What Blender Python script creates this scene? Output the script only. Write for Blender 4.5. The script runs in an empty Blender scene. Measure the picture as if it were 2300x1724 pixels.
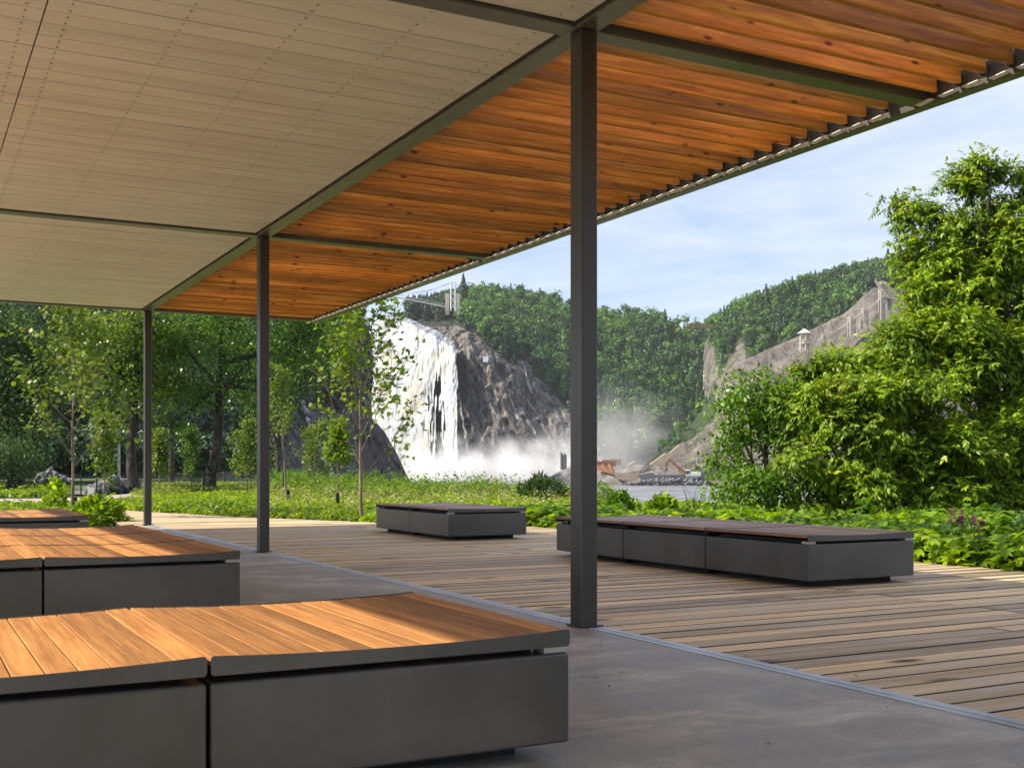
import bpy, bmesh, math, random
import numpy as np
from mathutils import Vector, Matrix
R_ = math.radians
rng = np.random.default_rng(7)
random.seed(7)
S = bpy.context.scene
C = S.collection

# ------------------------------------------------------------------ camera, world, sun, exposure
CAMZ = 1.1
YAW = R_(28.0)
cam_d = bpy.data.cameras.new('camera'); cam = bpy.data.objects.new('camera', cam_d); C.objects.link(cam)
cam.location = (0, 0, CAMZ); cam.rotation_euler = (R_(90), 0, -YAW)
cam_d.sensor_width = 36; cam_d.lens = 36 * 2580 / 2300; cam_d.shift_y = 189 / 2300
cam_d.clip_start = 0.05; cam_d.clip_end = 6000
S.camera = cam
SUN = Vector((-4.9, 1.8, 4.2)).normalized()
SUN_EL = math.asin(SUN.z); SUN_AZ = math.atan2(SUN.x, SUN.y)
world = bpy.data.worlds.new('World'); S.world = world; world.use_nodes = True
wn, wl = world.node_tree.nodes, world.node_tree.links
wn.clear()
w_out = wn.new('ShaderNodeOutputWorld'); w_bg = wn.new('ShaderNodeBackground'); w_sky = wn.new('ShaderNodeTexSky')
w_sky.sky_type = 'NISHITA'; w_sky.sun_disc = False; w_sky.sun_elevation = SUN_EL; w_sky.sun_rotation = SUN_AZ
w_sky.altitude = 50; w_sky.air_density = 1.0; w_sky.dust_density = 1.2; w_sky.ozone_density = 2.5
w_tc = wn.new('ShaderNodeTexCoord'); w_mp = wn.new('ShaderNodeMapping'); w_mp.inputs['Scale'].default_value = (1.0, 1.0, 4.5)
w_mp.inputs['Rotation'].default_value = (0, R_(12), 0)
w_n = wn.new('ShaderNodeTexNoise'); w_n.inputs['Scale'].default_value = 1.9; w_n.inputs['Detail'].default_value = 8; w_n.inputs['Roughness'].default_value = 0.63
w_n.inputs['Distortion'].default_value = 0.5
w_r = wn.new('ShaderNodeValToRGB'); w_r.color_ramp.elements[0].position = 0.34; w_r.color_ramp.elements[0].color = (0.22, 0.22, 0.22, 1)
w_r.color_ramp.elements[1].position = 0.57; w_r.color_ramp.elements[1].color = (0.95, 0.95, 0.95, 1)
w_mix = wn.new('ShaderNodeMixRGB'); w_mix.inputs['Color2'].default_value = (5.2, 5.6, 7.1, 1)
w_bg.inputs['Strength'].default_value = 0.105
wl.new(w_tc.outputs['Generated'], w_mp.inputs[0]); wl.new(w_mp.outputs[0], w_n.inputs['Vector'])
wl.new(w_n.outputs['Fac'], w_r.inputs[0]); wl.new(w_r.outputs[0], w_mix.inputs['Fac']); wl.new(w_sky.outputs[0], w_mix.inputs['Color1'])
wl.new(w_mix.outputs[0], w_bg.inputs['Color']); wl.new(w_bg.outputs[0], w_out.inputs['Surface'])
sun_d = bpy.data.lights.new('sun', 'SUN'); sun_d.energy = 5.0; sun_d.angle = R_(0.6); sun_d.color = (1.0, 0.90, 0.74)
sun = bpy.data.objects.new('sun', sun_d); C.objects.link(sun)
sun.rotation_euler = SUN.to_track_quat('Z', 'Y').to_euler(); sun.location = (-30, 10, 40)
S.view_settings.view_transform = 'Standard'; S.view_settings.look = 'None'; S.view_settings.gamma = 1.0
S.view_settings.use_curve_mapping = False; S.view_settings.exposure = 0.75
S.render.engine = 'CYCLES'
S.cycles.max_bounces = 10; S.cycles.diffuse_bounces = 6; S.cycles.glossy_bounces = 3; S.cycles.transmission_bounces = 4
S.cycles.volume_bounces = 6; S.cycles.transparent_max_bounces = 6; S.cycles.use_denoising = True
S.cycles.caustics_reflective = False; S.cycles.caustics_refractive = False

# ------------------------------------------------------------------ picture measurements -> places
FW = np.array([math.sin(YAW), math.cos(YAW), 0.0]); RT = np.array([math.cos(YAW), -math.sin(YAW), 0.0])
FD, CX, HZ = 2481.0, 1106.0, 1010.8
def W(u, d, v):
    p = FW * d + RT * ((u - CX) / FD * d); p[2] = CAMZ + (HZ - v) * d / FD
    return p
def WZ(u, d, z):
    p = FW * d + RT * ((u - CX) / FD * d); p[2] = z
    return p

# ------------------------------------------------------------------ noise helpers
_P = rng.random((64, 64, 64))
def vnoise(x, y, z=0.0):
    x, y, z = np.broadcast_arrays(np.asarray(x, float), np.asarray(y, float), np.asarray(z, float))
    xi, yi, zi = np.floor(x).astype(int), np.floor(y).astype(int), np.floor(z).astype(int)
    fx, fy, fz = x - xi, y - yi, z - zi
    fx, fy, fz = [f * f * (3 - 2 * f) for f in (fx, fy, fz)]
    g = lambda a, b, c: _P[(xi + a) & 63, (yi + b) & 63, (zi + c) & 63]
    L = lambda a, b, t: a + (b - a) * t
    return L(L(L(g(0,0,0), g(1,0,0), fx), L(g(0,1,0), g(1,1,0), fx), fy), L(L(g(0,0,1), g(1,0,1), fx), L(g(0,1,1), g(1,1,1), fx), fy), fz)
def fbm(x, y, z=0.0, o=4):
    s, a, t = 0, 0.5, 0
    for i in range(o):
        f = 2.03 ** i
        s = s + a * vnoise(x * f + 11 * i, y * f + 7 * i, z * f + 3 * i); t += a; a *= 0.5
    return s / t - 0.5

# ------------------------------------------------------------------ object helpers
def link_mesh(name, me, mat=None, parent=None):
    o = bpy.data.objects.new(name, me); C.objects.link(o)
    if mat is not None:
        for m in (mat if isinstance(mat, (list, tuple)) else [mat]): me.materials.append(m)
    if parent is not None: o.parent = parent
    return o
def np_mesh(name, V, F, mat=None, parent=None, smooth=False, attr=None, midx=None):
    V = np.asarray(V, np.float32); F = np.asarray(F, np.int32); m, k = F.shape
    me = bpy.data.meshes.new(name)
    me.vertices.add(len(V)); me.vertices.foreach_set('co', V.ravel())
    me.loops.add(m * k); me.loops.foreach_set('vertex_index', F.ravel())
    me.polygons.add(m); me.polygons.foreach_set('loop_start', np.arange(m, dtype=np.int32) * k)
    if smooth: me.polygons.foreach_set('use_smooth', np.ones(m, bool))
    o = link_mesh(name, me, mat, parent)
    if midx is not None: me.polygons.foreach_set('material_index', np.asarray(midx, np.int32))
    for an, av in (attr or {}).items():
        a = me.attributes.new(an, 'FLOAT', 'POINT'); a.data.foreach_set('value', np.asarray(av, np.float32))
    me.update(calc_edges=True)
    return o
def bm_obj(name, bm, mat=None, parent=None, smooth=False):
    me = bpy.data.meshes.new(name); bm.normal_update(); bm.to_mesh(me); bm.free()
    if smooth:
        for p in me.polygons: p.use_smooth = True
    return link_mesh(name, me, mat, parent)
def box(bm, x0, x1, y0, y1, z0, z1, bev=0.0, seg=2, M=None):
    t = bmesh.new()
    vs = [t.verts.new((x, y, z)) for x in (x0, x1) for y in (y0, y1) for z in (z0, z1)]
    for f in ((0,1,3,2), (4,6,7,5), (0,4,5,1), (2,3,7,6), (0,2,6,4), (1,5,7,3)): t.faces.new([vs[i] for i in f])
    if bev > 0: bmesh.ops.bevel(t, geom=list(t.edges), offset=bev, segments=seg, profile=0.5, affect='EDGES')
    if M is not None: bmesh.ops.transform(t, matrix=M, verts=t.verts)
    me = bpy.data.meshes.new('t'); t.to_mesh(me); t.free(); bm.from_mesh(me); bpy.data.meshes.remove(me)
def beam(bm, a, b, w, h=None, ends=0.0):
    a, b = Vector(a), Vector(b); d = b - a; L = d.length
    q = d.to_track_quat('X', 'Z').to_matrix().to_4x4(); h = h or w
    box(bm, -ends, L + ends, -w / 2, w / 2, -h / 2, h / 2, M=Matrix.Translation(a) @ q)
def tag(o, label=None, cat=None, group=None, kind=None):
    if label: o['label'] = label
    if cat: o['category'] = cat
    if group: o['group'] = group
    if kind: o['kind'] = kind
    return o
def empty(name, loc, label, cat, group=None):
    o = bpy.data.objects.new(name, None); C.objects.link(o); o.location = loc; o.empty_display_size = 0.2
    bpy.context.view_layer.update()
    return tag(o, label, cat, group)
def adopt(o, parent):
    o.parent = parent; o.matrix_parent_inverse = Matrix.Translation(-Vector(parent.location))
    return o
def copy_tree(o, parent=None):
    c = o.copy(); C.objects.link(c); c.parent = parent
    for ch in [x for x in bpy.data.objects if x.parent == o]: copy_tree(ch, c)
    return c
def tubes(paths, seg=6):
    """paths: list of (points Nx3, radii N) -> V, F(quads)"""
    Vs, Fs, off = [], [], 0
    for pts, rad in paths:
        pts = np.asarray(pts, float); rad = np.asarray(rad, float); n = len(pts)
        t = np.gradient(pts, axis=0); t /= np.linalg.norm(t, axis=1)[:, None] + 1e-9
        ref = np.where(np.abs(t[:, 2:3]) > 0.9, np.array([[1.0, 0, 0]]), np.array([[0, 0, 1.0]]))
        a = np.cross(t, ref); a /= np.linalg.norm(a, axis=1)[:, None] + 1e-9; b = np.cross(t, a)
        th = np.arange(seg) / seg * 2 * math.pi
        ring = pts[:, None] + rad[:, None, None] * (np.cos(th)[None, :, None] * a[:, None] + np.sin(th)[None, :, None] * b[:, None])
        Vs.append(ring.reshape(-1, 3))
        i = np.arange(n - 1)[:, None] * seg; j = np.arange(seg)[None]; j2 = (j + 1) % seg
        Fs.append(np.stack([i + j, i + j2, i + seg + j2, i + seg + j], -1).reshape(-1, 4) + off); off += n * seg
    return np.concatenate(Vs), np.concatenate(Fs)

# ------------------------------------------------------------------ materials
def mat(name):
    m = bpy.data.materials.new(name); m.use_nodes = True; n, l = m.node_tree.nodes, m.node_tree.links
    n.clear(); o = n.new('ShaderNodeOutputMaterial'); p = n.new('ShaderNodeBsdfPrincipled'); l.new(p.outputs[0], o.inputs[0])
    return m, n, l, p, o
def ramp(n, cols, pos):
    r = n.new('ShaderNodeValToRGB'); e = r.color_ramp.elements
    while len(e) < len(cols): e.new(0.5)
    for i, (c, p) in enumerate(zip(cols, pos)): e[i].position = p; e[i].color = (*c, 1)
    return r
def coords(n, l, scale=(1, 1, 1), rot=(0, 0, 0), rand=None, kind='Object'):
    tc = n.new('ShaderNodeTexCoord'); mp = n.new('ShaderNodeMapping'); mp.inputs['Scale'].default_value = scale; mp.inputs['Rotation'].default_value = rot
    l.new(tc.outputs[kind], mp.inputs[0])
    if rand is None: return mp.outputs[0]
    ad = n.new('ShaderNodeVectorMath'); ad.operation = 'ADD'; ml = n.new('ShaderNodeMath'); ml.operation = 'MULTIPLY'; ml.inputs[1].default_value = 57.0
    l.new(rand, ml.inputs[0]); l.new(mp.outputs[0], ad.inputs[0]); l.new(ml.outputs[0], ad.inputs[1])
    return ad.outputs[0]
def noise(n, l, vec, sc, det=5, rough=0.55, dist=0.0):
    t = n.new('ShaderNodeTexNoise'); t.inputs['Scale'].default_value = sc; t.inputs['Detail'].default_value = det
    t.inputs['Roughness'].default_value = rough; t.inputs['Distortion'].default_value = dist; l.new(vec, t.inputs['Vector'])
    return t.outputs['Fac']
def mixc(n, l, fac, a, b, mode='MIX'):
    m = n.new('ShaderNodeMixRGB'); m.blend_type = mode
    for s, x in ((m.inputs['Fac'], fac), (m.inputs['Color1'], a), (m.inputs['Color2'], b)):
        if isinstance(x, (int, float)): s.default_value = x
        elif isinstance(x, tuple): s.default_value = (*x, 1)
        else: l.new(x, s)
    return m.outputs[0]
def bump(n, l, p, h, strength=0.3, dist=0.01):
    b = n.new('ShaderNodeBump'); b.inputs['Strength'].default_value = strength; b.inputs['Distance'].default_value = dist
    l.new(h, b.inputs['Height']); l.new(b.outputs[0], p.inputs['Normal'])
def wood(name, cols, scale, rough, per='island', knots=0.0, grey=None, bumpd=0.002, gloss=0.3, dist=0.6):
    """scale: stretches the grain (small along the plank)"""
    m, n, l, p, o = mat(name)
    if per == 'island': g = n.new('ShaderNodeNewGeometry').outputs['Random Per Island']
    else: g = n.new('ShaderNodeObjectInfo').outputs['Random']
    v = coords(n, l, scale, rand=g)
    f = noise(n, l, v, 1.0, 7, 0.62, dist)
    r = ramp(n, [cols[0], cols[1], cols[2]], [0.3, 0.5, 0.72]); l.new(f, r.inputs[0])
    tint = ramp(n, [(0.60, 0.60, 0.62), (1.0, 0.97, 0.93), (1.42, 1.36, 1.24)], [0.0, 0.5, 1.0]); l.new(g, tint.inputs[0])
    c = mixc(n, l, 1.0, r.outputs[0], tint.outputs[0], 'MULTIPLY')
    v2 = coords(n, l, tuple(s * 0.35 for s in scale), rand=g); f2 = noise(n, l, v2, 1.0, 3)
    r2 = ramp(n, [(0.72, 0.72, 0.72), (1.15, 1.15, 1.15)], [0.35, 0.65]); l.new(f2, r2.inputs[0])
    c = mixc(n, l, 0.8, c, r2.outputs[0], 'MULTIPLY')
    if grey:
        f3 = noise(n, l, coords(n, l, (0.7, 2.2, 1.0), rand=g), 1.3, 5, 0.6); r3 = ramp(n, [(0, 0, 0), (1, 1, 1)], [0.48, 0.72]); l.new(f3, r3.inputs[0])
        c = mixc(n, l, r3.outputs[0], c, grey)
    if knots > 0:
        vo = n.new('ShaderNodeTexVoronoi'); vo.inputs['Scale'].default_value = 1.0
        ks = tuple({True: knots, False: knots * 2.6}[s == min(scale)] for s in scale)
        l.new(coords(n, l, ks, rand=g), vo.inputs['Vector'])
        kr = ramp(n, [(0.10, 0.07, 0.05), (0.45, 0.38, 0.32), (1, 1, 1)], [0.05, 0.10, 0.17]); l.new(vo.outputs['Distance'], kr.inputs[0])
        c = mixc(n, l, 1.0, c, kr.outputs[0], 'MULTIPLY')
    l.new(c, p.inputs['Base Color']); p.inputs['Roughness'].default_value = rough; p.inputs['Specular IOR Level'].default_value = gloss
    bump(n, l, p, f, 0.35, bumpd)
    return m
def metal(name, col, rough=0.45, met=0.0, var=0.25, bumps=0.0, spec=0.5):
    m, n, l, p, o = mat(name)
    v = coords(n, l); f = noise(n, l, v, 1.7, 6, 0.6)
    r = ramp(n, [tuple(c * (1 - var) for c in col), tuple(c * (1 + var) for c in col)], [0.35, 0.65]); l.new(f, r.inputs[0])
    f2 = noise(n, l, v, 60, 3); c = mixc(n, l, 0.12, r.outputs[0], ramp_out(n, l, f2), 'MULTIPLY')
    l.new(c, p.inputs['Base Color']); p.inputs['Metallic'].default_value = met; p.inputs['Specular IOR Level'].default_value = spec
    rr = ramp(n, [(rough * 0.8,) * 3, (min(1, rough * 1.25),) * 3], [0.3, 0.7]); l.new(f, rr.inputs[0]); l.new(rr.outputs[0], p.inputs['Roughness'])
    if bumps: bump(n, l, p, f2, bumps, 0.002)
    return m
def ramp_out(n, l, f):
    r = ramp(n, [(0.5, 0.5, 0.5), (1, 1, 1)], [0.35, 0.6]); l.new(f, r.inputs[0]); return r.outputs[0]
def leafmat(name, cols, trans=0.45, rough=0.45, dry=None, big=0.0, tint=False):
    """colour varies leaf by leaf; translucent like thin leaves"""
    m, n, l, p, o = mat(name)
    g = n.new('ShaderNodeNewGeometry').outputs['Random Per Island']
    r = ramp(n, cols, [i / (len(cols) - 1) for i in range(len(cols))]); l.new(g, r.inputs[0]); c = r.outputs[0]
    if dry:
        f = noise(n, l, coords(n, l), dry[1], 3); rr = ramp(n, [(0, 0, 0), (1, 1, 1)], [dry[2], dry[2] + 0.12]); l.new(f, rr.inputs[0])
        c = mixc(n, l, rr.outputs[0], c, dry[0])
    if big:
        f = noise(n, l, coords(n, l), big, 2); rr = ramp(n, [(0.62, 0.66, 0.7), (1.25, 1.2, 1.0)], [0.35, 0.65]); l.new(f, rr.inputs[0])
        c = mixc(n, l, 1.0, c, rr.outputs[0], 'MULTIPLY')
    if tint:
        a = n.new('ShaderNodeAttribute'); a.attribute_name = 'tint'; rr = ramp(n, [(0.45, 0.55, 0.65), (0.95, 1.0, 0.95), (1.75, 1.55, 1.15)], [0.0, 0.55, 1.0]); l.new(a.outputs['Fac'], rr.inputs[0]); c = mixc(n, l, 1.0, c, rr.outputs[0], 'MULTIPLY')
    l.new(c, p.inputs['Base Color']); p.inputs['Roughness'].default_value = rough; p.inputs['Specular IOR Level'].default_value = 0.35
    t = n.new('ShaderNodeBsdfTranslucent'); tc = mixc(n, l, 1.0, c, (1.35, 1.25, 0.45), 'MULTIPLY'); l.new(tc, t.inputs['Color'])
    mx = n.new('ShaderNodeMixShader'); mx.inputs[0].default_value = trans; l.new(p.outputs[0], mx.inputs[1]); l.new(t.outputs[0], mx.inputs[2]); l.new(mx.outputs[0], o.inputs[0])
    return m
def rocky(name, cols, pos, sc, stretch=(1, 1, 1), rot=(0, 0, 0), bumpd=1.0, veg=None, rough=0.9, fine=6.0, crack=False):
    m, n, l, p, o = mat(name)
    v = coords(n, l, stretch, rot); f = noise(n, l, v, sc, 9, 0.65, 0.8)
    r = ramp(n, cols, pos); l.new(f, r.inputs[0]); c = r.outputs[0]
    f2 = noise(n, l, v, sc * fine, 6, 0.7); r2 = ramp(n, [(0.55, 0.55, 0.55), (1.25, 1.25, 1.25)], [0.35, 0.68]); l.new(f2, r2.inputs[0])
    c = mixc(n, l, 0.8, c, r2.outputs[0], 'MULTIPLY')
    if crack:
        wv = n.new('ShaderNodeTexVoronoi'); wv.feature = 'DISTANCE_TO_EDGE'; wv.inputs['Scale'].default_value = 0.16
        dn = n.new('ShaderNodeVectorMath'); dn.operation = 'SCALE'; dn.inputs['Scale'].default_value = 9.0
        tn = n.new('ShaderNodeTexNoise'); tn.inputs['Scale'].default_value = 0.1; tn.inputs['Detail'].default_value = 6; l.new(v, tn.inputs['Vector']); l.new(tn.outputs['Color'], dn.inputs[0])
        av = n.new('ShaderNodeVectorMath'); av.operation = 'ADD'; l.new(v, av.inputs[0]); l.new(dn.outputs[0], av.inputs[1]); l.new(av.outputs[0], wv.inputs['Vector'])
        cr = ramp(n, [(0.35, 0.35, 0.37), (1, 1, 1)], [0.0, 0.09]); l.new(wv.outputs['Distance'], cr.inputs[0]); c = mixc(n, l, 1.0, c, cr.outputs[0], 'MULTIPLY')
    if veg:
        a = n.new('ShaderNodeAttribute'); a.attribute_name = 'veg'
        f3 = noise(n, l, coords(n, l), 0.12, 6, 0.6); ad = n.new('ShaderNodeMath'); ad.operation = 'ADD'; l.new(a.outputs['Fac'], ad.inputs[0]); l.new(f3, ad.inputs[1])
        rr = ramp(n, [(0, 0, 0), (1, 1, 1)], [0.92, 1.08]); l.new(ad.outputs[0], rr.inputs[0]); c = mixc(n, l, rr.outputs[0], c, veg)
        a2 = n.new('ShaderNodeAttribute'); a2.attribute_name = 'wet'; c = mixc(n, l, 1.0, c, mixc(n, l, a2.outputs['Fac'], (1, 1, 1), (0.20, 0.215, 0.25)), 'MULTIPLY')
    l.new(c, p.inputs['Base Color']); p.inputs['Roughness'].default_value = rough
    h = n.new('ShaderNodeMath'); h.operation = 'ADD'; l.new(f, h.inputs[0]); l.new(f2, h.inputs[1]); bump(n, l, p, h.outputs[0], 0.8, bumpd)
    return m

M = {}
M['steel'] = metal('dark_steel', (0.034, 0.034, 0.028), 0.34, 0.0, 0.2, spec=0.6)
M['steel_side'] = metal('beam_steel', (0.085, 0.083, 0.068), 0.30, 0.0, 0.15, spec=0.7)
M['bench'] = metal('bench_powder_coat', (0.070, 0.069, 0.064), 0.36, 0.1, 0.22, 0.1, spec=0.6)
M['plate'] = metal('threshold_steel', (0.42, 0.44, 0.46), 0.4, 0.4, 0.3, 0.1)
M['galv'] = metal('light_steel', (0.45, 0.45, 0.43), 0.5, 0.2, 0.2)
M['black'] = metal('dark_gap', (0.012, 0.012, 0.012), 0.8, 0, 0.1)
M['seat'] = wood('seat_wood', [(0.29, 0.125, 0.040), (0.40, 0.185, 0.062), (0.51, 0.26, 0.095)], (60, 2.4, 60), 0.6, knots=0.0, dist=0.25)
M['seat_deck'] = wood('seat_wood_weathered', [(0.18, 0.085, 0.048), (0.28, 0.145, 0.085), (0.38, 0.22, 0.14)], (24, 1.6, 24), 0.42)
M['slat'] = wood('slat_cedar', [(0.28, 0.10, 0.013), (0.52, 0.21, 0.026), (0.76, 0.37, 0.065)], (1.3, 14, 22), 0.5, per='object', knots=3.0)
M['deck'] = wood('deck_board', [(0.53, 0.38, 0.20), (0.62, 0.46, 0.26), (0.71, 0.55, 0.33)], (0.8, 34, 34), 0.62, knots=1.0, grey=(0.58, 0.48, 0.36), bumpd=0.004, dist=0.2)
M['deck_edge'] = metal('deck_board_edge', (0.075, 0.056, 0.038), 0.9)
M['bark_pale'] = rocky('bark_pale', [(0.10, 0.08, 0.06), (0.22, 0.17, 0.13), (0.33, 0.28, 0.22)], [0.3, 0.5, 0.7], 8, (1, 1, 0.25), bumpd=0.01)
M['bark_dark'] = rocky('bark_dark', [(0.012, 0.010, 0.009), (0.05, 0.042, 0.034), (0.16, 0.14, 0.11)], [0.35, 0.52, 0.72], 4, (1.6, 1.6, 0.35), bumpd=0.05)
M['bark_mid'] = rocky('bark_mid', [(0.05, 0.04, 0.03), (0.12, 0.10, 0.08), (0.2, 0.17, 0.13)], [0.3, 0.5, 0.7], 6, (1, 1, 0.3), bumpd=0.02)
# soffit panels
m, n, l, p, o = mat('soffit_panel'); g = n.new('ShaderNodeNewGeometry').outputs['Random Per Island']
tint = ramp(n, [(0.63, 0.605, 0.51), (0.66, 0.635, 0.54), (0.69, 0.665, 0.565)], [0, 0.5, 1]); l.new(g, tint.inputs[0])
f = noise(n, l, coords(n, l, (0.5, 3, 1)), 1.2, 5, 0.6); r = ramp(n, [(0.88, 0.87, 0.86), (1.04, 1.04, 1.03)], [0.35, 0.65]); l.new(f, r.inputs[0])
l.new(mixc(n, l, 1.0, tint.outputs[0], r.outputs[0], 'MULTIPLY'), p.inputs['Base Color']); p.inputs['Roughness'].default_value = 0.5
M['soffit'] = m
# concrete
m, n, l, p, o = mat('concrete'); v = coords(n, l)
f = noise(n, l, v, 1.4, 9, 0.66, 0.5); r = ramp(n, [(0.23, 0.208, 0.175), (0.33, 0.305, 0.26), (0.50, 0.465, 0.41)], [0.36, 0.5, 0.64]); l.new(f, r.inputs[0])
f2 = noise(n, l, v, 38, 5, 0.75); r2 = ramp(n, [(0.22, 0.21, 0.2), (0.9, 0.9, 0.9), (1.12, 1.12, 1.12)], [0.31, 0.37, 0.7]); l.new(f2, r2.inputs[0])
f4 = noise(n, l, coords(n, l, (1, 5, 1), (0, 0, R_(18))), 0.8, 4, 0.5, 0.4); r4 = ramp(n, [(0.9, 0.9, 0.9), (1, 1, 1), (1.5, 1.5, 1.5)], [0.35, 0.58, 0.75]); l.new(f4, r4.inputs[0])
f3 = noise(n, l, v, 200, 2); c = mixc(n, l, 0.85, r.outputs[0], r2.outputs[0], 'MULTIPLY'); c = mixc(n, l, 1.0, c, r4.outputs[0], 'MULTIPLY')
l.new(c, p.inputs['Base Color']); rr = ramp(n, [(0.38,) * 3, (0.7,) * 3], [0.35, 0.65]); l.new(f, rr.inputs[0]); l.new(rr.outputs[0], p.inputs['Roughness'])
bump(n, l, p, f3, 0.4, 0.003)
M['concrete'] = m
M['gravel'] = rocky('gravel', [(0.16, 0.14, 0.12), (0.28, 0.25, 0.22), (0.42, 0.38, 0.34)], [0.3, 0.5, 0.7], 2.5, bumpd=0.03)
M['path'] = rocky('path_dust', [(0.30, 0.25, 0.20), (0.42, 0.35, 0.29), (0.55, 0.47, 0.40)], [0.3, 0.5, 0.7], 0.8, bumpd=0.01)
M['soil'] = rocky('soil', [(0.02, 0.024, 0.010), (0.05, 0.06, 0.02), (0.10, 0.10, 0.05)], [0.3, 0.5, 0.7], 0.7, bumpd=0.05)
M['turf'] = rocky('turf', [(0.035, 0.06, 0.015), (0.07, 0.11, 0.025), (0.12, 0.16, 0.04)], [0.3, 0.5, 0.7], 0.5, bumpd=0.05)
M['stone'] = rocky('stone', [(0.06, 0.06, 0.065), (0.16, 0.165, 0.18), (0.36, 0.37, 0.40)], [0.3, 0.5, 0.72], 3, bumpd=0.05)
M['cliff'] = rocky('cliff_rock', [(0.05, 0.048, 0.046), (0.17, 0.155, 0.138), (0.31, 0.275, 0.24), (0.60, 0.56, 0.51)], [0.38, 0.47, 0.55, 0.68], 0.22, (1, 1, 0.35), (0.35, 0.5, 0), bumpd=4.0, crack=True, veg=(0.022, 0.040, 0.014))
M['shale'] = rocky('shale_slope', [(0.10, 0.088, 0.078), (0.19, 0.165, 0.145), (0.28, 0.245, 0.215)], [0.36, 0.5, 0.64], 0.14, (1, 1, 0.22), (0, 0.35, 0), bumpd=2.5, veg=(0.045, 0.075, 0.022))
M['spoil'] = rocky('spoil_gravel', [(0.11, 0.105, 0.10), (0.2, 0.19, 0.18), (0.33, 0.31, 0.29)], [0.3, 0.5, 0.7], 0.25, bumpd=0.6)
M['timber_pale'] = metal('weathered_timber', (0.46, 0.42, 0.36), 0.7, 0, 0.2)
M['rust'] = rocky('rusty_steel', [(0.14, 0.05, 0.025), (0.32, 0.15, 0.08), (0.45, 0.27, 0.17)], [0.3, 0.5, 0.7], 0.8, bumpd=0.1)
M['timber_tan'] = metal('tan_planks', (0.42, 0.33, 0.23), 0.7, 0, 0.2)
M['white'] = metal('white_paint', (0.75, 0.75, 0.73), 0.5, 0, 0.08)
M['roofgrey'] = metal('pale_roof', (0.5, 0.55, 0.52), 0.5, 0, 0.1)
M['red'] = metal('red_paint', (0.55, 0.06, 0.04), 0.5)
M['glass'] = metal('cab_glass', (0.05, 0.07, 0.09), 0.1)
# water of the falls
m, n, l, p, o = mat('falling_water'); v = coords(n, l, (1, 1, 0.16)); f = noise(n, l, v, 0.45, 10, 0.72, 0.8)
r = ramp(n, [(0.22, 0.27, 0.32), (0.37, 0.405, 0.435), (0.53, 0.53, 0.51)], [0.36, 0.48, 0.60]); l.new(f, r.inputs[0])
f2 = noise(n, l, coords(n, l), 0.06, 5); r2 = ramp(n, [(0.92, 0.80, 0.60), (1, 1, 1)], [0.36, 0.52]); l.new(f2, r2.inputs[0])
l.new(mixc(n, l, 0.8, r.outputs[0], r2.outputs[0], 'MULTIPLY'), p.inputs['Base Color']); p.inputs['Roughness'].default_value = 0.8; bump(n, l, p, f, 0.35, 1.2)
M['falls'] = m
# river
m, n, l, p, o = mat('river_water'); v = coords(n, l, (1, 1, 1), (0, 0, R_(-28))); v2 = coords(n, l, (0.25, 1.2, 1), (0, 0, R_(28)))
f = noise(n, l, v2, 0.35, 6, 0.6, 0.5); r = ramp(n, [(0.07, 0.07, 0.075), (0.19, 0.19, 0.20), (0.36, 0.37, 0.40)], [0.40, 0.5, 0.60]); l.new(f, r.inputs[0])
l.new(r.outputs[0], p.inputs['Base Color']); p.inputs['Roughness'].default_value = 0.32; bump(n, l, p, f, 0.6, 0.6)
M['river'] = m
# leaves
M['lf_ash'] = leafmat('ash_leaves', [(0.075, 0.155, 0.010), (0.155, 0.28, 0.014), (0.25, 0.38, 0.018), (0.42, 0.50, 0.03)], 0.42, dry=((0.22, 0.17, 0.03), 0.9, 0.66), big=0.8)
M['lf_shrub'] = leafmat('shrub_leaves', [(0.055, 0.14, 0.010), (0.11, 0.24, 0.014), (0.19, 0.32, 0.02)], 0.38, dry=((0.26, 0.20, 0.03), 1.1, 0.64))
M['lf_maple'] = leafmat('maple_leaves', [(0.09, 0.18, 0.012), (0.16, 0.27, 0.015), (0.25, 0.35, 0.03)], 0.5)
M['lf_maple_dry'] = leafmat('maple_leaves_dusty', [(0.07, 0.13, 0.016), (0.13, 0.21, 0.025), (0.24, 0.32, 0.05)], 0.4, dry=((0.30, 0.12, 0.03), 1.6, 0.72))
M['lf_poplar'] = leafmat('poplar_leaves', [(0.035, 0.10, 0.014), (0.08, 0.19, 0.02), (0.17, 0.30, 0.04)], 0.35, rough=0.35, big=0.6)
M['lf_poplar_b'] = leafmat('poplar_leaves_b', [(0.07, 0.14, 0.015), (0.14, 0.25, 0.02), (0.26, 0.35, 0.05)], 0.4, rough=0.35, big=0.6)
M['lf_willow'] = leafmat('willow_leaves', [(0.03, 0.075, 0.02), (0.055, 0.115, 0.028), (0.09, 0.155, 0.04)], 0.3)
M['lf_cover'] = leafmat('cover_leaves', [(0.10, 0.20, 0.008), (0.21, 0.34, 0.012), (0.36, 0.46, 0.03)], 0.5, big=0.5)
M['lf_broad'] = leafmat('broad_leaves', [(0.11, 0.22, 0.010), (0.22, 0.38, 0.012), (0.36, 0.50, 0.02)], 0.5, big=0.7)
M['lf_broad2'] = leafmat('deeper_green_leaves', [(0.05, 0.13, 0.010), (0.10, 0.22, 0.012), (0.17, 0.30, 0.018)], 0.45, big=0.7)
M['lf_seed'] = leafmat('seed_heads', [(0.30, 0.26, 0.10), (0.45, 0.40, 0.22), (0.55, 0.50, 0.35)], 0.2)
M['lf_meadow'] = leafmat('meadow_leaves', [(0.10, 0.17, 0.018), (0.19, 0.27, 0.03), (0.32, 0.36, 0.08)], 0.4, big=0.4)
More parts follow.
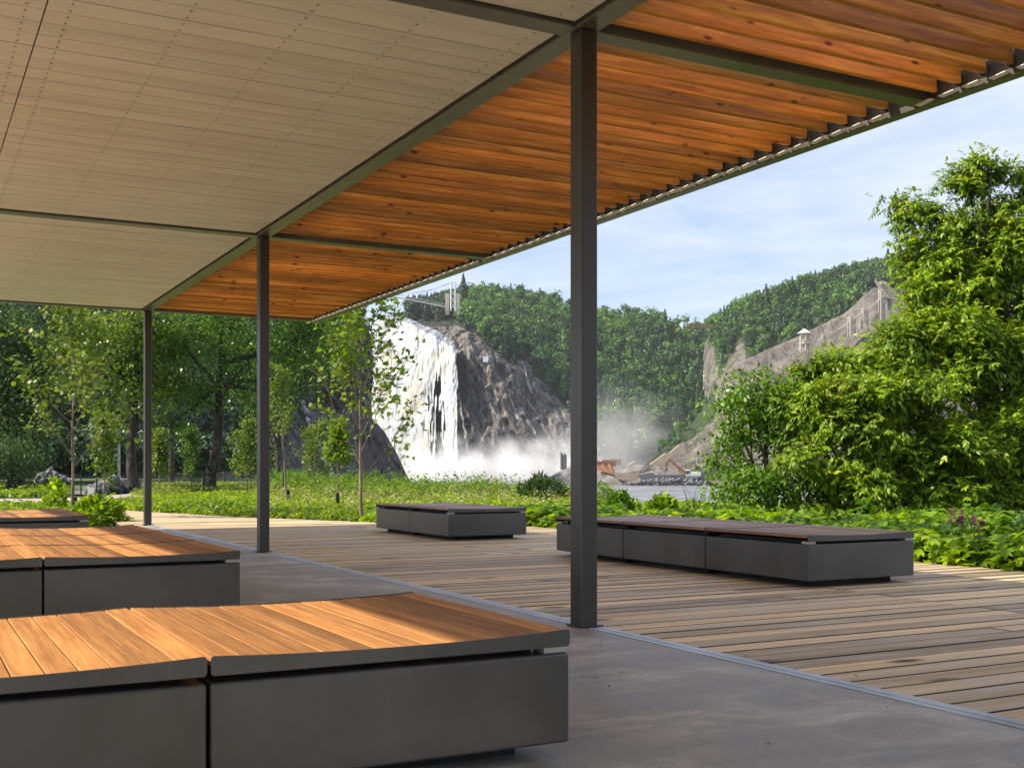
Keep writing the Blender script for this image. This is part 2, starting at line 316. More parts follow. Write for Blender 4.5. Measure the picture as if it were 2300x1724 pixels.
M['lf_spruce'] = leafmat('spruce_needles', [(0.018, 0.040, 0.028), (0.035, 0.065, 0.045), (0.06, 0.10, 0.07)], 0.1)
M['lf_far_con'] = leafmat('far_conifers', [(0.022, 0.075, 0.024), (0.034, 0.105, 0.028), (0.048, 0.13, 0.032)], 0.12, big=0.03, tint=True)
M['lf_shaded'] = leafmat('shaded_wood', [(0.014, 0.036, 0.014), (0.024, 0.056, 0.018), (0.036, 0.078, 0.022)], 0.1, tint=True)  # leaf greens darkened to carry the shade of the left hillside
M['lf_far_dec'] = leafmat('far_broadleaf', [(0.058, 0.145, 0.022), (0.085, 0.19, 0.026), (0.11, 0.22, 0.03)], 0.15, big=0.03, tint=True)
M['lf_purple'] = leafmat('purple_petals', [(0.34, 0.07, 0.40), (0.52, 0.16, 0.58)], 0.3)
M['litter'] = leafmat('litter_bits', [(0.02, 0.015, 0.01), (0.08, 0.05, 0.03), (0.25, 0.2, 0.12)], 0.0)

# ------------------------------------------------------------------ the ground, river
BANK_U = [-4000, 560, 700, 900, 1100, 1230, 1300, 1450, 1600, 2400, 5000]
BANK_D = [160, 140, 75, 52, 46, 38, 31, 30, 30, 32, 36]
def bank_dist(u): return np.interp(u, BANK_U, BANK_D)
def ground_z(x, y):
    d = x * FW[0] + y * FW[1]; rt = x * RT[0] + y * RT[1]
    u = CX + FD * rt / np.maximum(d, 1e-3); b = bank_dist(u)
    b = np.where(d <= 1, np.where(rt > 0, 36, 400), b)
    t = np.clip((d - b) / 14.0, 0, 1); t = t * t * (3 - 2 * t)
    t2 = np.where((d < 10) & (rt > 30), np.clip((rt - 36) / 14, 0, 1), 0); t = np.maximum(t, t2)
    return -0.12 - 7.5 * t
aph = np.concatenate([np.linspace(-0.62, 0.62, 220), np.linspace(0.62, 2 * math.pi - 0.62, 90)[1:-1]])
rr_ = np.concatenate([[0.5], np.geomspace(3, 2600, 110)])
A, Rr = np.meshgrid(aph, rr_)
gx = Rr * (FW[0] * np.cos(A) + RT[0] * np.sin(A)); gy = Rr * (FW[1] * np.cos(A) + RT[1] * np.sin(A))
gz = ground_z(gx, gy) + fbm(gx * 0.35, gy * 0.35) * 0.10 * (Rr > 8)
under = (gx > -2.9) & (gx < 10.9) & (gy > -12) & (gy < 32); gz = np.where(under, -0.28, gz)
nr, na = A.shape; idx = np.arange(nr * na).reshape(nr, na); nx = np.roll(idx, -1, axis=1)
F = np.stack([idx[:-1], nx[:-1], nx[1:], idx[1:]], -1).reshape(-1, 4)
tag(np_mesh('ground', np.stack([gx, gy, gz], -1).reshape(-1, 3), F, M['turf'], smooth=True), kind='structure')
WATER = -5.2
wp = [WZ(-600, 60, WATER), WZ(4200, 24, WATER), WZ(4200, 720, WATER), WZ(-600, 720, WATER)]
tag(np_mesh('water', wp, [[0, 1, 2, 3]], M['river']), kind='structure')

# ------------------------------------------------------------------ pavilion floor
bm = bmesh.new(); box(bm, -2.7, 4.17, -10, 22.72, -0.3, 0.0, 0.004, 1)
tag(bm_obj('concrete_floor', bm, M['concrete']), kind='structure')
bm = bmesh.new(); box(bm, -14, -2.72, -12, 26, -0.25, -0.06)
tag(bm_obj('path', bm, M['path']), kind='structure')  # pale paving out of view, added to bounce sunlight under the roof
bm = bmesh.new()
box(bm, 4.176, 4.226, -10, 22.9, -0.05, 0.003); box(bm, 4.232, 4.305, -10, 22.9, -0.05, 0.005, 0.002, 1)
tag(bm_obj('threshold_strip', bm, M['plate']), kind='structure')
# deck planks along X
def deck_right(y):
    return np.interp(y, [-12, 19.3, 21.9, 26, 31, 32.4], [10.6, 10.6, 8.5, 6.7, 5.2, 4.9])
bm = bmesh.new(); y = -9.0; PW = 0.213
while y < 32.3:
    x0 = 4.312 if y < 22.8 else float(np.interp(y, [22.8, 32.4], [3.7, 4.75])); x1 = float(deck_right(y))
    cuts = sorted([c for c in (7.55 + random.choice((0, 0, 0, -0.9, 0.9)),) if x0 + 0.6 < c < x1 - 0.4])
    xs = [x0] + cuts + [x1]
    for a, b in zip(xs[:-1], xs[1:]):
        h = random.uniform(-0.003, 0.002)
        box(bm, a + 0.002, b - 0.002, y + 0.0075, y + PW - 0.0075, -0.05, -0.002 + h, 0.005, 1)
    y += PW
bm.normal_update()
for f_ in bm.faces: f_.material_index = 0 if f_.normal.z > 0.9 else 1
tag(bm_obj('deck', bm, [M['deck'], M['deck_edge']]), kind='structure')
bm = bmesh.new(); box(bm, 4.4, 10.45, -9, 19.2, -0.24, -0.09); box(bm, 4.4, 8.2, 19.21, 22, -0.24, -0.09); box(bm, 4.0, 6.2, 22.01, 26, -0.24, -0.09)
tag(bm_obj('deck_framing', bm, M['black']), kind='structure')

# ------------------------------------------------------------------ pavilion (roof, columns, beams, slats)
pav = empty('pavilion', (4.19, 6.85, 0), 'open steel pavilion with cream panelled ceiling and orange cedar slat canopy', 'pavilion')
def part(name, bm, m, parent=pav, smooth=False): return adopt(bm_obj(name, bm, m, None, smooth), parent)
JY = [-1.16, 6.87, 14.90, 22.92]
for jy in JY[1:]:
    bm = bmesh.new(); box(bm, 4.135, 4.262, jy - 0.12, jy + 0.042, 0.004, 4.13, 0.010, 2)
    c = part('column', bm, M['steel'])
    bm = bmesh.new(); box(bm, 4.11, 4.30, jy - 0.14, jy + 0.06, 0.006, 0.016, 0.002, 1)
    b = bm_obj('base_plate', bm, M['steel']); b.parent = c
bm = bmesh.new(); box(bm, 4.10, 4.28, -10, 23.01, 4.132, 4.52, 0.004, 1); part('main_beam', bm, M['steel_side'])
for jy in JY:
    bm = bmesh.new(); box(bm, -2.45, 4.098, jy - 0.095, jy + 0.095, 4.134, 4.5, 0.003, 1); part('ceiling_joist', bm, M['steel_side'])
    bm = bmesh.new(); box(bm, 4.282, 7.533, jy - 0.085, jy + 0.085, 4.134, 4.42, 0.003, 1); part('canopy_joist', bm, M['steel_side'])
# fascia, an angle section: bottom flange and upright
bm = bmesh.new(); box(bm, 7.535, 7.65, -10, 23.02, 4.12, 4.45, 0.002, 1); part('fascia', bm, M['steel_side'])
# roof deck above the soffit
bm = bmesh.new(); box(bm, -2.45, 4.098, -10, 23.01, 4.502, 4.60); box(bm, -2.48, -2.452, -10, 23.0, 4.13, 4.62)
part('roof', bm, M['steel_side'])
# soffit boards along X with screw heads
bm = bmesh.new(); bs = bmesh.new(); YB = 0.25
def disc(b, x, y, z, r):
    vs = [b.verts.new((x + r * math.cos(k * math.pi / 3), y + r * math.sin(k * math.pi / 3), z)) for k in range(6)]; b.faces.new(vs[::-1])
for a, b_ in zip([-10.0] + [j + 0.115 for j in JY], [j - 0.115 for j in JY]):
    y = a
    while y < b_ - 0.01:
        y1 = min(y + YB, b_)
        if b_ - y1 < 0.06: y1 = b_
        for x0, x1, rows in ((-2.44, 0.843, (-2.2, -1.3, -0.3, 0.73)), (0.853, 4.075, (1.0, 1.716, 2.43, 3.14, 3.93))):
            box(bm, x0, x1, y + 0.0055, y1 - 0.0055, 4.158 + random.uniform(0, 0.003), 4.172)
            if y > 5:
                for rx in rows:
                    for q in (0.27, 0.77): disc(bs, rx, y + (y1 - y) * q, 4.1565, 0.0105)
        y = y1
sf = part('soffit', bm, M['soffit'])
s2 = bm_obj('screw_heads', bs, M['steel']); s2.parent = sf
# slats: each a cedar board on edge along X
sl_n = 0
y = 22.70
bm = bmesh.new(); box(bm, 4.32, 7.485, -0.021, 0.021, 0.0, 0.185, 0.003, 1); slat_me = bpy.data.meshes.new('slat'); bm.to_mesh(slat_me); bm.free(); slat_me.materials.append(M['slat'])
bm = bmesh.new(); box(bm, 7.45, 7.533, 0.024, 0.030, -0.01, 0.10); brk_me = bpy.data.meshes.new('bracket'); bm.to_mesh(brk_me); bm.free(); brk_me.materials.append(M['steel'])
bm = bmesh.new(); box(bm, 7.462, 7.532, 0.045, 0.20, -0.040, -0.034); sun_patch_me = bpy.data.meshes.new('clip'); bm.to_mesh(sun_patch_me); bm.free(); sun_patch_me.materials.append(M['white'])  # white plates between slat ends stand in for sunlit patches at the fascia
while y > 0.6:
    if min(abs(y - j) for j in JY) > 0.14:
        o = bpy.data.objects.new('slat', slat_me); C.objects.link(o)
        o.location = (random.uniform(-0.01, 0.01), y, 4.182); o.rotation_euler = (R_(random.uniform(-6, -3)), 0, R_(random.uniform(-0.08, 0.08)))
        adopt(o, pav); sl_n += 1
        for nm_, me_ in (('bracket', brk_me), ('clip', sun_patch_me)):
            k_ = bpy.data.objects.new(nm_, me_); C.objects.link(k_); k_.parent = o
    y -= 0.25
bm = bmesh.new(); box(bm, 7.3, 7.36, -10, 22.8, 4.375, 4.45); box(bm, 4.34, 4.40, -10, 22.8, 4.375, 4.45); part('canopy_rail', bm, M['steel_side'])

# ------------------------------------------------------------------ bench platforms
def bench(name, label, x1, y0, nx, ny, ml, md, wood_m, group):
    """x1: right end, y0: near end, modules nx (towards -X) by ny (towards +Y)"""
    x0 = x1 - nx * ml; root = empty(name, ((x0 + x1) / 2, y0 + ny * md / 2, 0), label, 'bench', group)
    for i in range(nx):
        for j in range(ny):
            a, b = x1 - (i + 1) * ml, x1 - i * ml; c, d = y0 + j * md, y0 + (j + 1) * md; g = 0.006
            bm = bmesh.new(); box(bm, a + g, b - g, c + g, d - g, 0.062, 0.402, 0.011, 3)
            q = adopt(bm_obj('base', bm, M['bench'], smooth=False), root)
            bm = bmesh.new(); box(bm, a + 0.16, b - 0.16, c + 0.16, d - 0.16, 0.001, 0.061); adopt(bm_obj('plinth', bm, M['black']), root)
            bm = bmesh.new(); box(bm, a + 0.12, b - 0.12, c + 0.10, d - 0.10, 0.403, 0.432); adopt(bm_obj('riser', bm, M['black']), root)
            for (xa, ya, ok_) in ((a + 0.02, c + 0.02, i == nx - 1 and j == 0), (b - 0.11, c + 0.02, i == 0 and j == 0), (a + 0.02, d - 0.11, i == nx - 1 and j == ny - 1), (b - 0.11, d - 0.11, i == 0 and j == ny - 1)):
                if ok_: bm = bmesh.new(); box(bm, xa, xa + 0.09, ya, ya + 0.09, 0.4035, 0.4255); adopt(bm_obj('spacer', bm, M['galv']), root)
            # curved top
            def top(x):
                t = abs(2 * (x - a) / (b - a) - 1); return 0.470 + 0.018 * t ** 2.2
            bm = bmesh.new(); npl = 14; pw = (b - a - 2 * g) / npl
            for k in range(npl):
                xa = a + g + k * pw + 0.0022; xb = xa + pw - 0.0044
                za, zb = top(xa), top(xb); an = math.atan2(zb - za, xb - xa); cx_ = (xa + xb) / 2
                dz = random.uniform(-0.0008, 0.0008)
                Mx = Matrix.Translation((cx_, 0, (za + zb) / 2 + dz)) @ Matrix.Rotation(-an, 4, 'Y')
                box(bm, -(xb - xa) / 2, (xb - xa) / 2, c + 0.012, d - 0.012, -0.030, 0.0, 0.0025, 1, M=Mx)
            adopt(bm_obj('seat_boards', bm, wood_m), root)
            for (ya, yb) in ((c + 0.004, c + 0.010), (d - 0.010, d - 0.004)):
                bm = bmesh.new(); N = 28; rings = []
                xs = [a + g, a + g + 0.0015, a + g + 0.005, a + g + 0.012] + list(np.linspace(a + g + 0.03, b - g - 0.03, N)) + [b - g - 0.012, b - g - 0.005, b - g - 0.0015, b - g]
                dr = [0.014, 0.008, 0.0025, 0] + [0] * N + [0, 0.0025, 0.008, 0.014]
                for x_, r_ in zip(xs, dr):
                    rings.append([bm.verts.new(pp) for pp in ((x_, ya, 0.426 + r_), (x_, ya, top(x_) + 0.004 - r_), (x_, yb, top(x_) + 0.004 - r_), (x_, yb, 0.426 + r_))])
                for r0, r1 in zip(rings[:-1], rings[1:]):
                    for k in range(4): bm.faces.new((r0[k], r1[k], r1[(k + 1) % 4], r0[(k + 1) % 4]))
                bm.faces.new(rings[0]); bm.faces.new(rings[-1][::-1]); bmesh.ops.recalc_face_normals(bm, faces=bm.faces)
                adopt(bm_obj('end_plate', bm, M['bench']), root)
    return root
BG = 'low metal platform benches with wooden tops'
bench('platform_bench', 'nearest grey platform bench with orange boards, cut off by the bottom of the photo', 2.245, 3.74, 3, 1, 1.365, 1.51, M['seat'], BG)
bench('platform_bench', 'middle bench of the covered row, three board sections deep, behind the nearest bench', 2.225, 8.46, 3, 3, 1.365, 1.47, M['seat'], BG)
bench('platform_bench', 'farthest covered bench at the left edge, in front of the bushy plants', 2.16, 15.8, 3, 2, 1.365, 1.47, M['seat'], BG)
bench('platform_bench', 'two-section platform bench on the deck in front of the waterfall', 8.68, 15.82, 1, 2, 1.36, 1.51, M['seat_deck'], BG)
bench('platform_bench', 'longest bench, three sections on the deck, partly behind the nearest column', 8.68, 8.0, 1, 3, 1.36, 1.53, M['seat_deck'], BG)

# ------------------------------------------------------------------ far terrain sheets
class Sheet:
    pass
def dens_u(a, b, n, dense):
    if dense is None: return np.linspace(a, b, n)
    x = np.linspace(a, b, 2000); w = 1 + dense[2] * ((x > dense[0]) & (x < dense[1])); c = np.cumsum(w); return np.interp(np.linspace(c[0], c[-1], n), c, x)
def sheet(name, knots, nu, ns, amp, nscale, m, veg, wet=None, kind='structure', label=None, cat=None, dense=None):
    """knots: (u, (r0,z0), (r1,v1), (r2,v2), ...): base, then nodes upward; radial relief by noise"""
    K = np.array([k[0] for k in knots], float); nn = len(knots[0]) - 1
    u = dens_u(K[0], K[-1], nu, dense)
    Rn = np.stack([np.interp(u, K, [k[i + 1][0] for k in knots]) for i in range(nn)])
    Zn = np.stack([np.interp(u, K, [k[1][1] for k in knots])] + [CAMZ + (HZ - np.interp(u, K, [k[i + 1][1] for k in knots])) * Rn[i] / FD for i in range(1, nn)])
    s = np.linspace(0, nn - 1, ns); i0 = np.minimum(s.astype(int), nn - 2); f = (s - i0)[:, None]
    Rg = Rn[i0] * (1 - f) + Rn[i0 + 1] * f; Zg = Zn[i0] * (1 - f) + Zn[i0 + 1] * f
    U = np.broadcast_to(u, Rg.shape)
    X = (U - CX) / FD * Rg
    dsp = fbm(X / nscale, Zg / nscale, Rg / nscale, 6) + 0.22 * (0.5 - np.abs(fbm((X + Zg * 0.5) / nscale * 5, (Zg - X * .5) / nscale * 1.6, 4.0, 4)) * 4)
    rid = 1 - 2 * np.abs(fbm(X / nscale * 1.3 + 20, Zg / nscale * 0.7, Rg / nscale, 4)) * 2
    fade = np.clip((s / (nn - 1)) * 6, 0.3, 1)[:, None]
    Rd = Rg - amp * (dsp * 2.0 + (rid - 0.6) * 0.8) * fade; Zd = Zg + amp * 0.25 * fbm(X / nscale * 2, Rg / nscale * 2, 5.0, 4) * fade
    q = Sheet(); q.U, q.R, q.Z, q.S = U, Rd, Zd, np.broadcast_to(s[:, None], U.shape)
    q.V = HZ - (Zd - CAMZ) * FD / Rd
    P = FW[None, None] * Rd[..., None] + RT[None, None] * X[..., None]; P[..., 2] = Zd
    idx = np.arange(P.shape[0] * P.shape[1]).reshape(P.shape[:2])
    F = np.stack([idx[:-1, :-1], idx[:-1, 1:], idx[1:, 1:], idx[1:, :-1]], -1).reshape(-1, 4)
    at = {'veg': veg(q.U, q.V).ravel().astype(float), 'wet': (wet(q.U, q.V) if wet else np.zeros(U.shape)).ravel().astype(float)}
    q.P = P; q.o = np_mesh(name, P.reshape(-1, 3), F, m, smooth=False, attr=at); tag(q.o, label, cat, kind=kind)
    return q
def at_sheet(q, u, v, off=1.5):
    i = np.argmin((q.U - u) ** 2 + (q.V - v) ** 2); r = q.R.ravel()[i] - off
    return W(u, r, v)
KA = [
 (-900, (110, -1), (150, 800), (200, 560), (270, 400), (330, 700)),
 (-200, (115, -1), (160, 820), (230, 600), (290, 440), (350, 700)),
 (200, (150, -1), (200, 860), (270, 640), (330, 480), (390, 800)),
 (420, (220, -2), (255, 880), (310, 690), (370, 560), (430, 880)),
 (600, (290, -4), (320, 905), (370, 770), (425, 640), (480, 930)),
 (740, (350, -5), (370, 910), (390, 800), (420, 700), (470, 950)),
 (800, (380, -6), (395, 910), (410, 830), (430, 760), (480, 960)),
 (802, (380, -6), (395, 1010), (410, 1005), (430, 1005), (480, 1005)),
 (804, (620, -6), (640, 1005), (650, 995), (690, 990), (760, 990)),
 (807, (644, -6), (652, 900), (665, 740), (700, 705), (770, 695)),
 (818, (640, -6), (650, 860), (662, 722), (690, 700), (760, 690)),
 (860, (626, -6), (636, 860), (648, 712), (680, 700), (800, 676)),
 (900, (610, -6), (620, 860), (632, 716), (660, 705), (800, 670)),
 (940, (594, -6), (604, 860), (616, 730), (650, 715), (800, 664)),
 (985, (574, -6), (586, 860), (596, 752), (622, 722), (800, 655)),
 (1010, (566, -6), (582, 860), (596, 735), (650, 700), (800, 648)),
 (1060, (560, -6), (578, 880), (600, 752), (680, 690), (800, 648)),
 (1120, (556, -6), (580, 900), (606, 790), (690, 715), (800, 650)),
 (1220, (548, -6), (584, 920), (620, 845), (700, 750), (810, 668)),
 (1300, (540, -6), (580, 930), (620, 870), (700, 780), (810, 692)),
 (1400, (548, -6), (585, 940), (630, 880), (710, 790), (810, 695)),
 (1500, (580, -6), (620, 930), (670, 850), (740, 780), (820, 722)),
 (1560, (620, -6), (660, 920), (700, 840), (750, 780), (830, 738)),
 (1800, (640, -6), (680, 920), (720, 840), (760, 780), (840, 740))]
RK_U = [980, 1021, 1066, 1122, 1171, 1226, 1290, 1320]; RK_V = [700, 716, 758, 800, 821, 885, 950, 1040]
def vegA(u, v):
    rock = ((u > 815) & (u < 985) & (v > 705)) | ((u >= 980) & (u < 1320) & (v > np.interp(u, RK_U, RK_V))) | ((u > 980) & (u < 1010) & (v > 735))
    rock |= (u > 440) & (u < 830) & (v > np.interp(u, [440, 520, 640, 760, 830], [910, 880, 870, 890, 800]))
    rock |= (u > 1115) & (u < 1150) & (v > 770) & (v < 830)
    return np.where(rock, 0.0, 1.0)
def wetA(u, v):
    w = np.where((u > 925) & (u < 1008) & (v > 765), 0.9, 0) + np.where((u > 440) & (u < 900) & (v > 850), 0.72, 0)
    w = w + np.where((u >= 1008) & (u < 1040), 0.9 * np.clip(1 - (u - 1008) / 32 + (v - 900) / 200, 0, 1) * (v > 900), 0)
    w = np.maximum(w, np.clip((v - 900) / 200, 0, 0.5) * (u > 1000)); return np.clip(w, 0, 0.92)
shA = sheet('hills', KA, 760, 330, 10.0, 24.0, M['cliff'], vegA, wetA, dense=(700, 1330, 4))
KW = [(730, (420, -6), (438, 905), (480, 940)), (790, (425, -6), (445, 885), (490, 930)), (830, (430, -6), (448, 932), (490, 960)), (860, (434, -6), (448, 985), (490, 1000)), (888, (440, -7), (450, 1042), (480, 1042))]
shW = sheet('rock_outcrop', KW, 60, 50, 3.0, 10.0, M['cliff'], lambda u, v: u * 0, lambda u, v: u * 0 + 0.6, kind=None, label='dark wet rock outcrop at the left foot of the waterfall', cat='rock')
KC = [(1503, (640, -6), (676, 985), (690, 965), (720, 950), (800, 950)), (1515, (625, -6), (660, 890), (680, 830), (715, 790), (795, 790)), (1527, (605, -6), (645, 835), (670, 765), (705, 730), (790, 734)), (1538, (600, -6), (640, 830), (662, 750), (700, 712), (790, 716)), (1560, (580, -6), (630, 820), (655, 752), (700, 700), (790, 710)),
 (1602, (570, -6), (620, 800), (650, 722), (700, 672), (790, 685)), (1672, (560, -6), (600, 800), (640, 752), (700, 650), (790, 665)), (1735, (560, -6), (600, 790), (640, 722), (700, 626), (790, 640)), (1787, (560, -6), (590, 780), (630, 700), (700, 612), (790, 630)),
 (1850, (540, -6), (580, 760), (620, 660), (700, 600), (790, 610)), (1890, (540, -6), (580, 740), (610, 628), (700, 590), (790, 600)), (1960, (540, -6), (580, 730), (610, 620), (700, 575), (790, 590)), (2200, (540, -6), (580, 700), (610, 600), (700, 540), (790, 560)), (2900, (540, -6), (580, 650), (610, 560), (700, 480), (790, 500))]
CV_U = [1503, 1540, 1555, 1602, 1620, 1672, 1735, 1762, 1787, 1822, 1886, 2900]; CV_V = [735, 745, 815, 725, 790, 760, 735, 704, 708, 690, 632, 570]
shC = sheet('hills', KC, 300, 110, 5.0, 18.0, M['shale'], lambda u, v: np.where((v < np.interp(u, CV_U, CV_V)) & (u > 1530), 1.0, 0.40))
KB = [(1362, (425, -6), (432, 1034), (470, 1034)), (1390, (425, -6), (440, 1006), (480, 1010)), (1440, (425, -6), (455, 962), (500, 975)), (1500, (420, -6), (470, 905), (520, 925)), (1540, (418, -6), (478, 856), (530, 880)), (1563, (415, -6), (482, 816), (535, 840)),
 (1589, (412, -6), (485, 788), (540, 815)), (1640, (410, -6), (488, 762), (540, 790)), (1672, (408, -6), (490, 748), (540, 780)), (1735, (405, -6), (492, 722), (540, 750)), (1787, (402, -6), (495, 696), (540, 725)), (1822, (400, -6), (498, 678), (540, 705)), (1886, (398, -6), (502, 620), (540, 650)),
 (1910, (398, -6), (502, 620), (540, 650)), (1960, (395, -6), (500, 640), (540, 660)), (2200, (390, -6), (495, 640), (540, 660)), (2900, (380, -6), (480, 600), (540, 620))]
shB = sheet('hills', KB, 360, 100, 3.2, 14.0, M['shale'], lambda u, v: np.where((u < 1545) & (v < np.interp(u, [1362, 1440, 1500, 1545], [1010, 985, 940, 905])), 0.9, np.where((u > 1880) & (u < 1960) & (v < 622), 0.8, 0.30)))

# ------------------------------------------------------------------ forest on the slopes (a far-off wood: one mass each)
def conifer_tpl(seed, n=150):
    g = np.random.default_rng(seed); t = g.random(n) ** 0.75; ang = g.random(n) * 6.283
    tier = 0.75 + 0.25 * np.cos(t * 34 + 1.5 * np.sin(ang * 2)); rad = (1 - t) * 0.24 * tier + 0.01; rad *= g.uniform(0.75, 1.08, n)
    pos = np.stack([rad * np.cos(ang), rad * np.sin(ang), 0.06 + t * 0.94], 1)
    out = np.stack([np.cos(ang), np.sin(ang), 0.45 + 0 * ang], 1) + g.normal(0, 0.2, (n, 3)); sz = (0.035 + 0.055 * (1 - t)) * g.uniform(0.8, 1.3, n)
    return pos, out, sz
def decid_tpl(seed, n=190):
    g = np.random.default_rng(seed); k = 11; cc = g.normal(0, 1, (k, 3)); cc /= np.linalg.norm(cc, axis=1)[:, None]; cc *= g.uniform(0.3, 1.0, (k, 1))
    cc = cc * np.array([0.24, 0.24, 0.27]) + np.array([0, 0, 0.66]); cr = g.uniform(0.09, 0.17, k)
    i = g.integers(0, k, n); d = g.normal(0, 1, (n, 3)); d[:, 2] += 0.35; d /= np.linalg.norm(d, axis=1)[:, None]
    pos = cc[i] + d * cr[i][:, None] * g.uniform(0.8, 1.08, (n, 1)); up = d + 0.25 * (pos - np.array([0, 0, 0.6]))
    return pos, up, g.uniform(0.035, 0.07, n)
def quads_from(pos, out, sz, ups=None):
    n = len(pos); nr = out / (np.linalg.norm(out, axis=1)[:, None] + 1e-9) + rng.normal(0, 0.30, (n, 3)); nr /= np.linalg.norm(nr, axis=1)[:, None]
    y = np.cross(nr, rng.normal(0, 1, (n, 3))); y /= np.linalg.norm(y, axis=1)[:, None] + 1e-9
    x = np.cross(y, nr); x /= np.linalg.norm(x, axis=1)[:, None] + 1e-9
    s = sz[:, None]; w = 0.62
    V = np.stack([pos - y * s * 0.5, pos + x * s * w, pos + y * s, pos - x * s * w], 1)
    return V.reshape(-1, 3), np.arange(n * 4).reshape(n, 4)
TC = [conifer_tpl(i) for i in range(5)]; TD = [decid_tpl(50 + i) for i in range(5)]
def forest(name, label, pts, hs, kinds, m, stuff=True, parent=None):
    Vs = []
    for p, h, k in zip(pts, hs, kinds):
        T = (TC if k == 0 else TD)[random.randrange(5)]; a = random.random() * 6.283; ca, sa = math.cos(a), math.sin(a)
        Rm = np.array([[ca, -sa, 0], [sa, ca, 0], [0, 0, 1.0]])
        wd = h * (random.uniform(0.85, 1.25) if k == 0 else random.uniform(0.9, 1.3)); Sx = np.array([wd, wd, h])
        V, F = quads_from((T[0] * Sx) @ Rm.T + p, T[1] @ Rm.T, T[2] * h * 1.15); Vs.append(V)
    V = np.concatenate(Vs); F = np.arange(len(V)).reshape(-1, 4)
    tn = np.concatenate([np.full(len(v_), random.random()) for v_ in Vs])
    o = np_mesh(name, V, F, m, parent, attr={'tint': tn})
    if stuff: tag(o, label, 'woods', kind='stuff')
    return o
def scatter(q, n, cond, srange=(0, 99)):
    out = []; nu, ns = q.U.shape[1], q.U.shape[0]; tries = 0
    # area weights so the wood is even over the slope
    Pc = q.P; e1 = np.linalg.norm(Pc[1:, :-1] - Pc[:-1, :-1], axis=-1); e2 = np.linalg.norm(Pc[:-1, 1:] - Pc[:-1, :-1], axis=-1)
    wgt = e1 * e2; U, V, Sg = q.U[:-1, :-1], q.V[:-1, :-1], q.S[:-1, :-1]; wgt = np.where(cond(U, V) & (Sg >= srange[0]) & (Sg <= srange[1]), wgt, 0)
    wgt = wgt / (q.R[:-1, :-1] ** 1.0); wgt = wgt.ravel() / wgt.sum(); pick = rng.choice(wgt.size, n, p=wgt)
    i, j = np.divmod(pick, nu - 1); a, b = rng.random(n)[:, None], rng.random(n)[:, None]
    return Pc[i, j] * (1 - a) * (1 - b) + Pc[i + 1, j] * a * (1 - b) + Pc[i, j + 1] * (1 - a) * b + Pc[i + 1, j + 1] * a * b
def fk(pts, lo, hi, pc):
    hs = rng.uniform(lo, hi, len(pts)); kn = (rng.random(len(pts)) > pc).astype(int); return hs, kn
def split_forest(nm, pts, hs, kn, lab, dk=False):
    for k, mm, nn in ((0, M['lf_shaded' if dk else 'lf_far_con'], 'conifers'), (1, M['lf_shaded' if dk else 'lf_far_dec'], 'broadleaf trees')):
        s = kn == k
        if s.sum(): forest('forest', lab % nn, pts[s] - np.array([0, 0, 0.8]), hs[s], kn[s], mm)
okA = lambda u, v: ((vegA(u, v) > 0.5) | ((u < 620) & (u > 440) & (fbm(u / 40, v / 30, 1.0, 3) > 0.0))) & ~((u > 815) & (u < 990) & (v > 690)) & (v < 990)
pA = scatter(shA, 2700, lambda u, v: okA(u, v) & (u > 960) & (u < 1600)); hA, kA = fk(pA, 8, 14, 0.5)
vA = HZ - (pA[:, 2] - CAMZ) * FD / (pA @ FW); kA = np.where(vA < 740, (rng.random(len(pA)) > 0.22), (rng.random(len(pA)) > 0.8)).astype(int)
split_forest('a', pA, hA, kA, 'dense far-off %s covering the plateau right of the waterfall')
pL = scatter(shA, 1500, lambda u, v: okA(u, v) & (u > 560) & (u < 985) & ~((u > 630) & (u < 760) & (v > 868)) & ~((u > 798) & (u < 880))); hL, kL = fk(pL, 8, 13, 0.45)
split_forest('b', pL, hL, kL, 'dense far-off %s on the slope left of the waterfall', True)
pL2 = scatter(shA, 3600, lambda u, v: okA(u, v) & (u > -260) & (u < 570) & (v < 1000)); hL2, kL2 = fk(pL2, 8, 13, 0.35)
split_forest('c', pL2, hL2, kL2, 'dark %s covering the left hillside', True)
okC = lambda u, v: (v < np.interp(u, CV_U, CV_V)) & (u > 1529)
n_ = 480; uu = rng.uniform(-260, 580, n_); dd_ = np.interp(uu, [-260, 200, 420, 700], [80, 92, 110, 150]) * rng.uniform(.92, 1.25, n_)
pU = np.array([WZ(a_, b_, -.5) for a_, b_ in zip(uu, dd_)]); forest('undergrowth', 'dark bushes at the foot of the left hillside', pU, rng.uniform(2.2, 5.5, n_), np.ones(n_, int), M['lf_shaded'])
pC = scatter(shC, 2400, lambda u, v: okC(u, v) & (u < 2350)); hC, kC = fk(pC, 7, 12, 0.5)
split_forest('d', pC, hC, kC, '%s on the crest of the pale slope at the right')
pB = scatter(shB, 60, lambda u, v: (u < 1548) & (u > 1400) & (v < np.interp(u, [1362, 1440, 1500, 1545], [1000, 978, 925, 890]))); hB, kB = fk(pB, 3, 7, 0.6)
split_forest('e', pB, hB, kB, 'young %s along the grassy foot of the pale ridge')
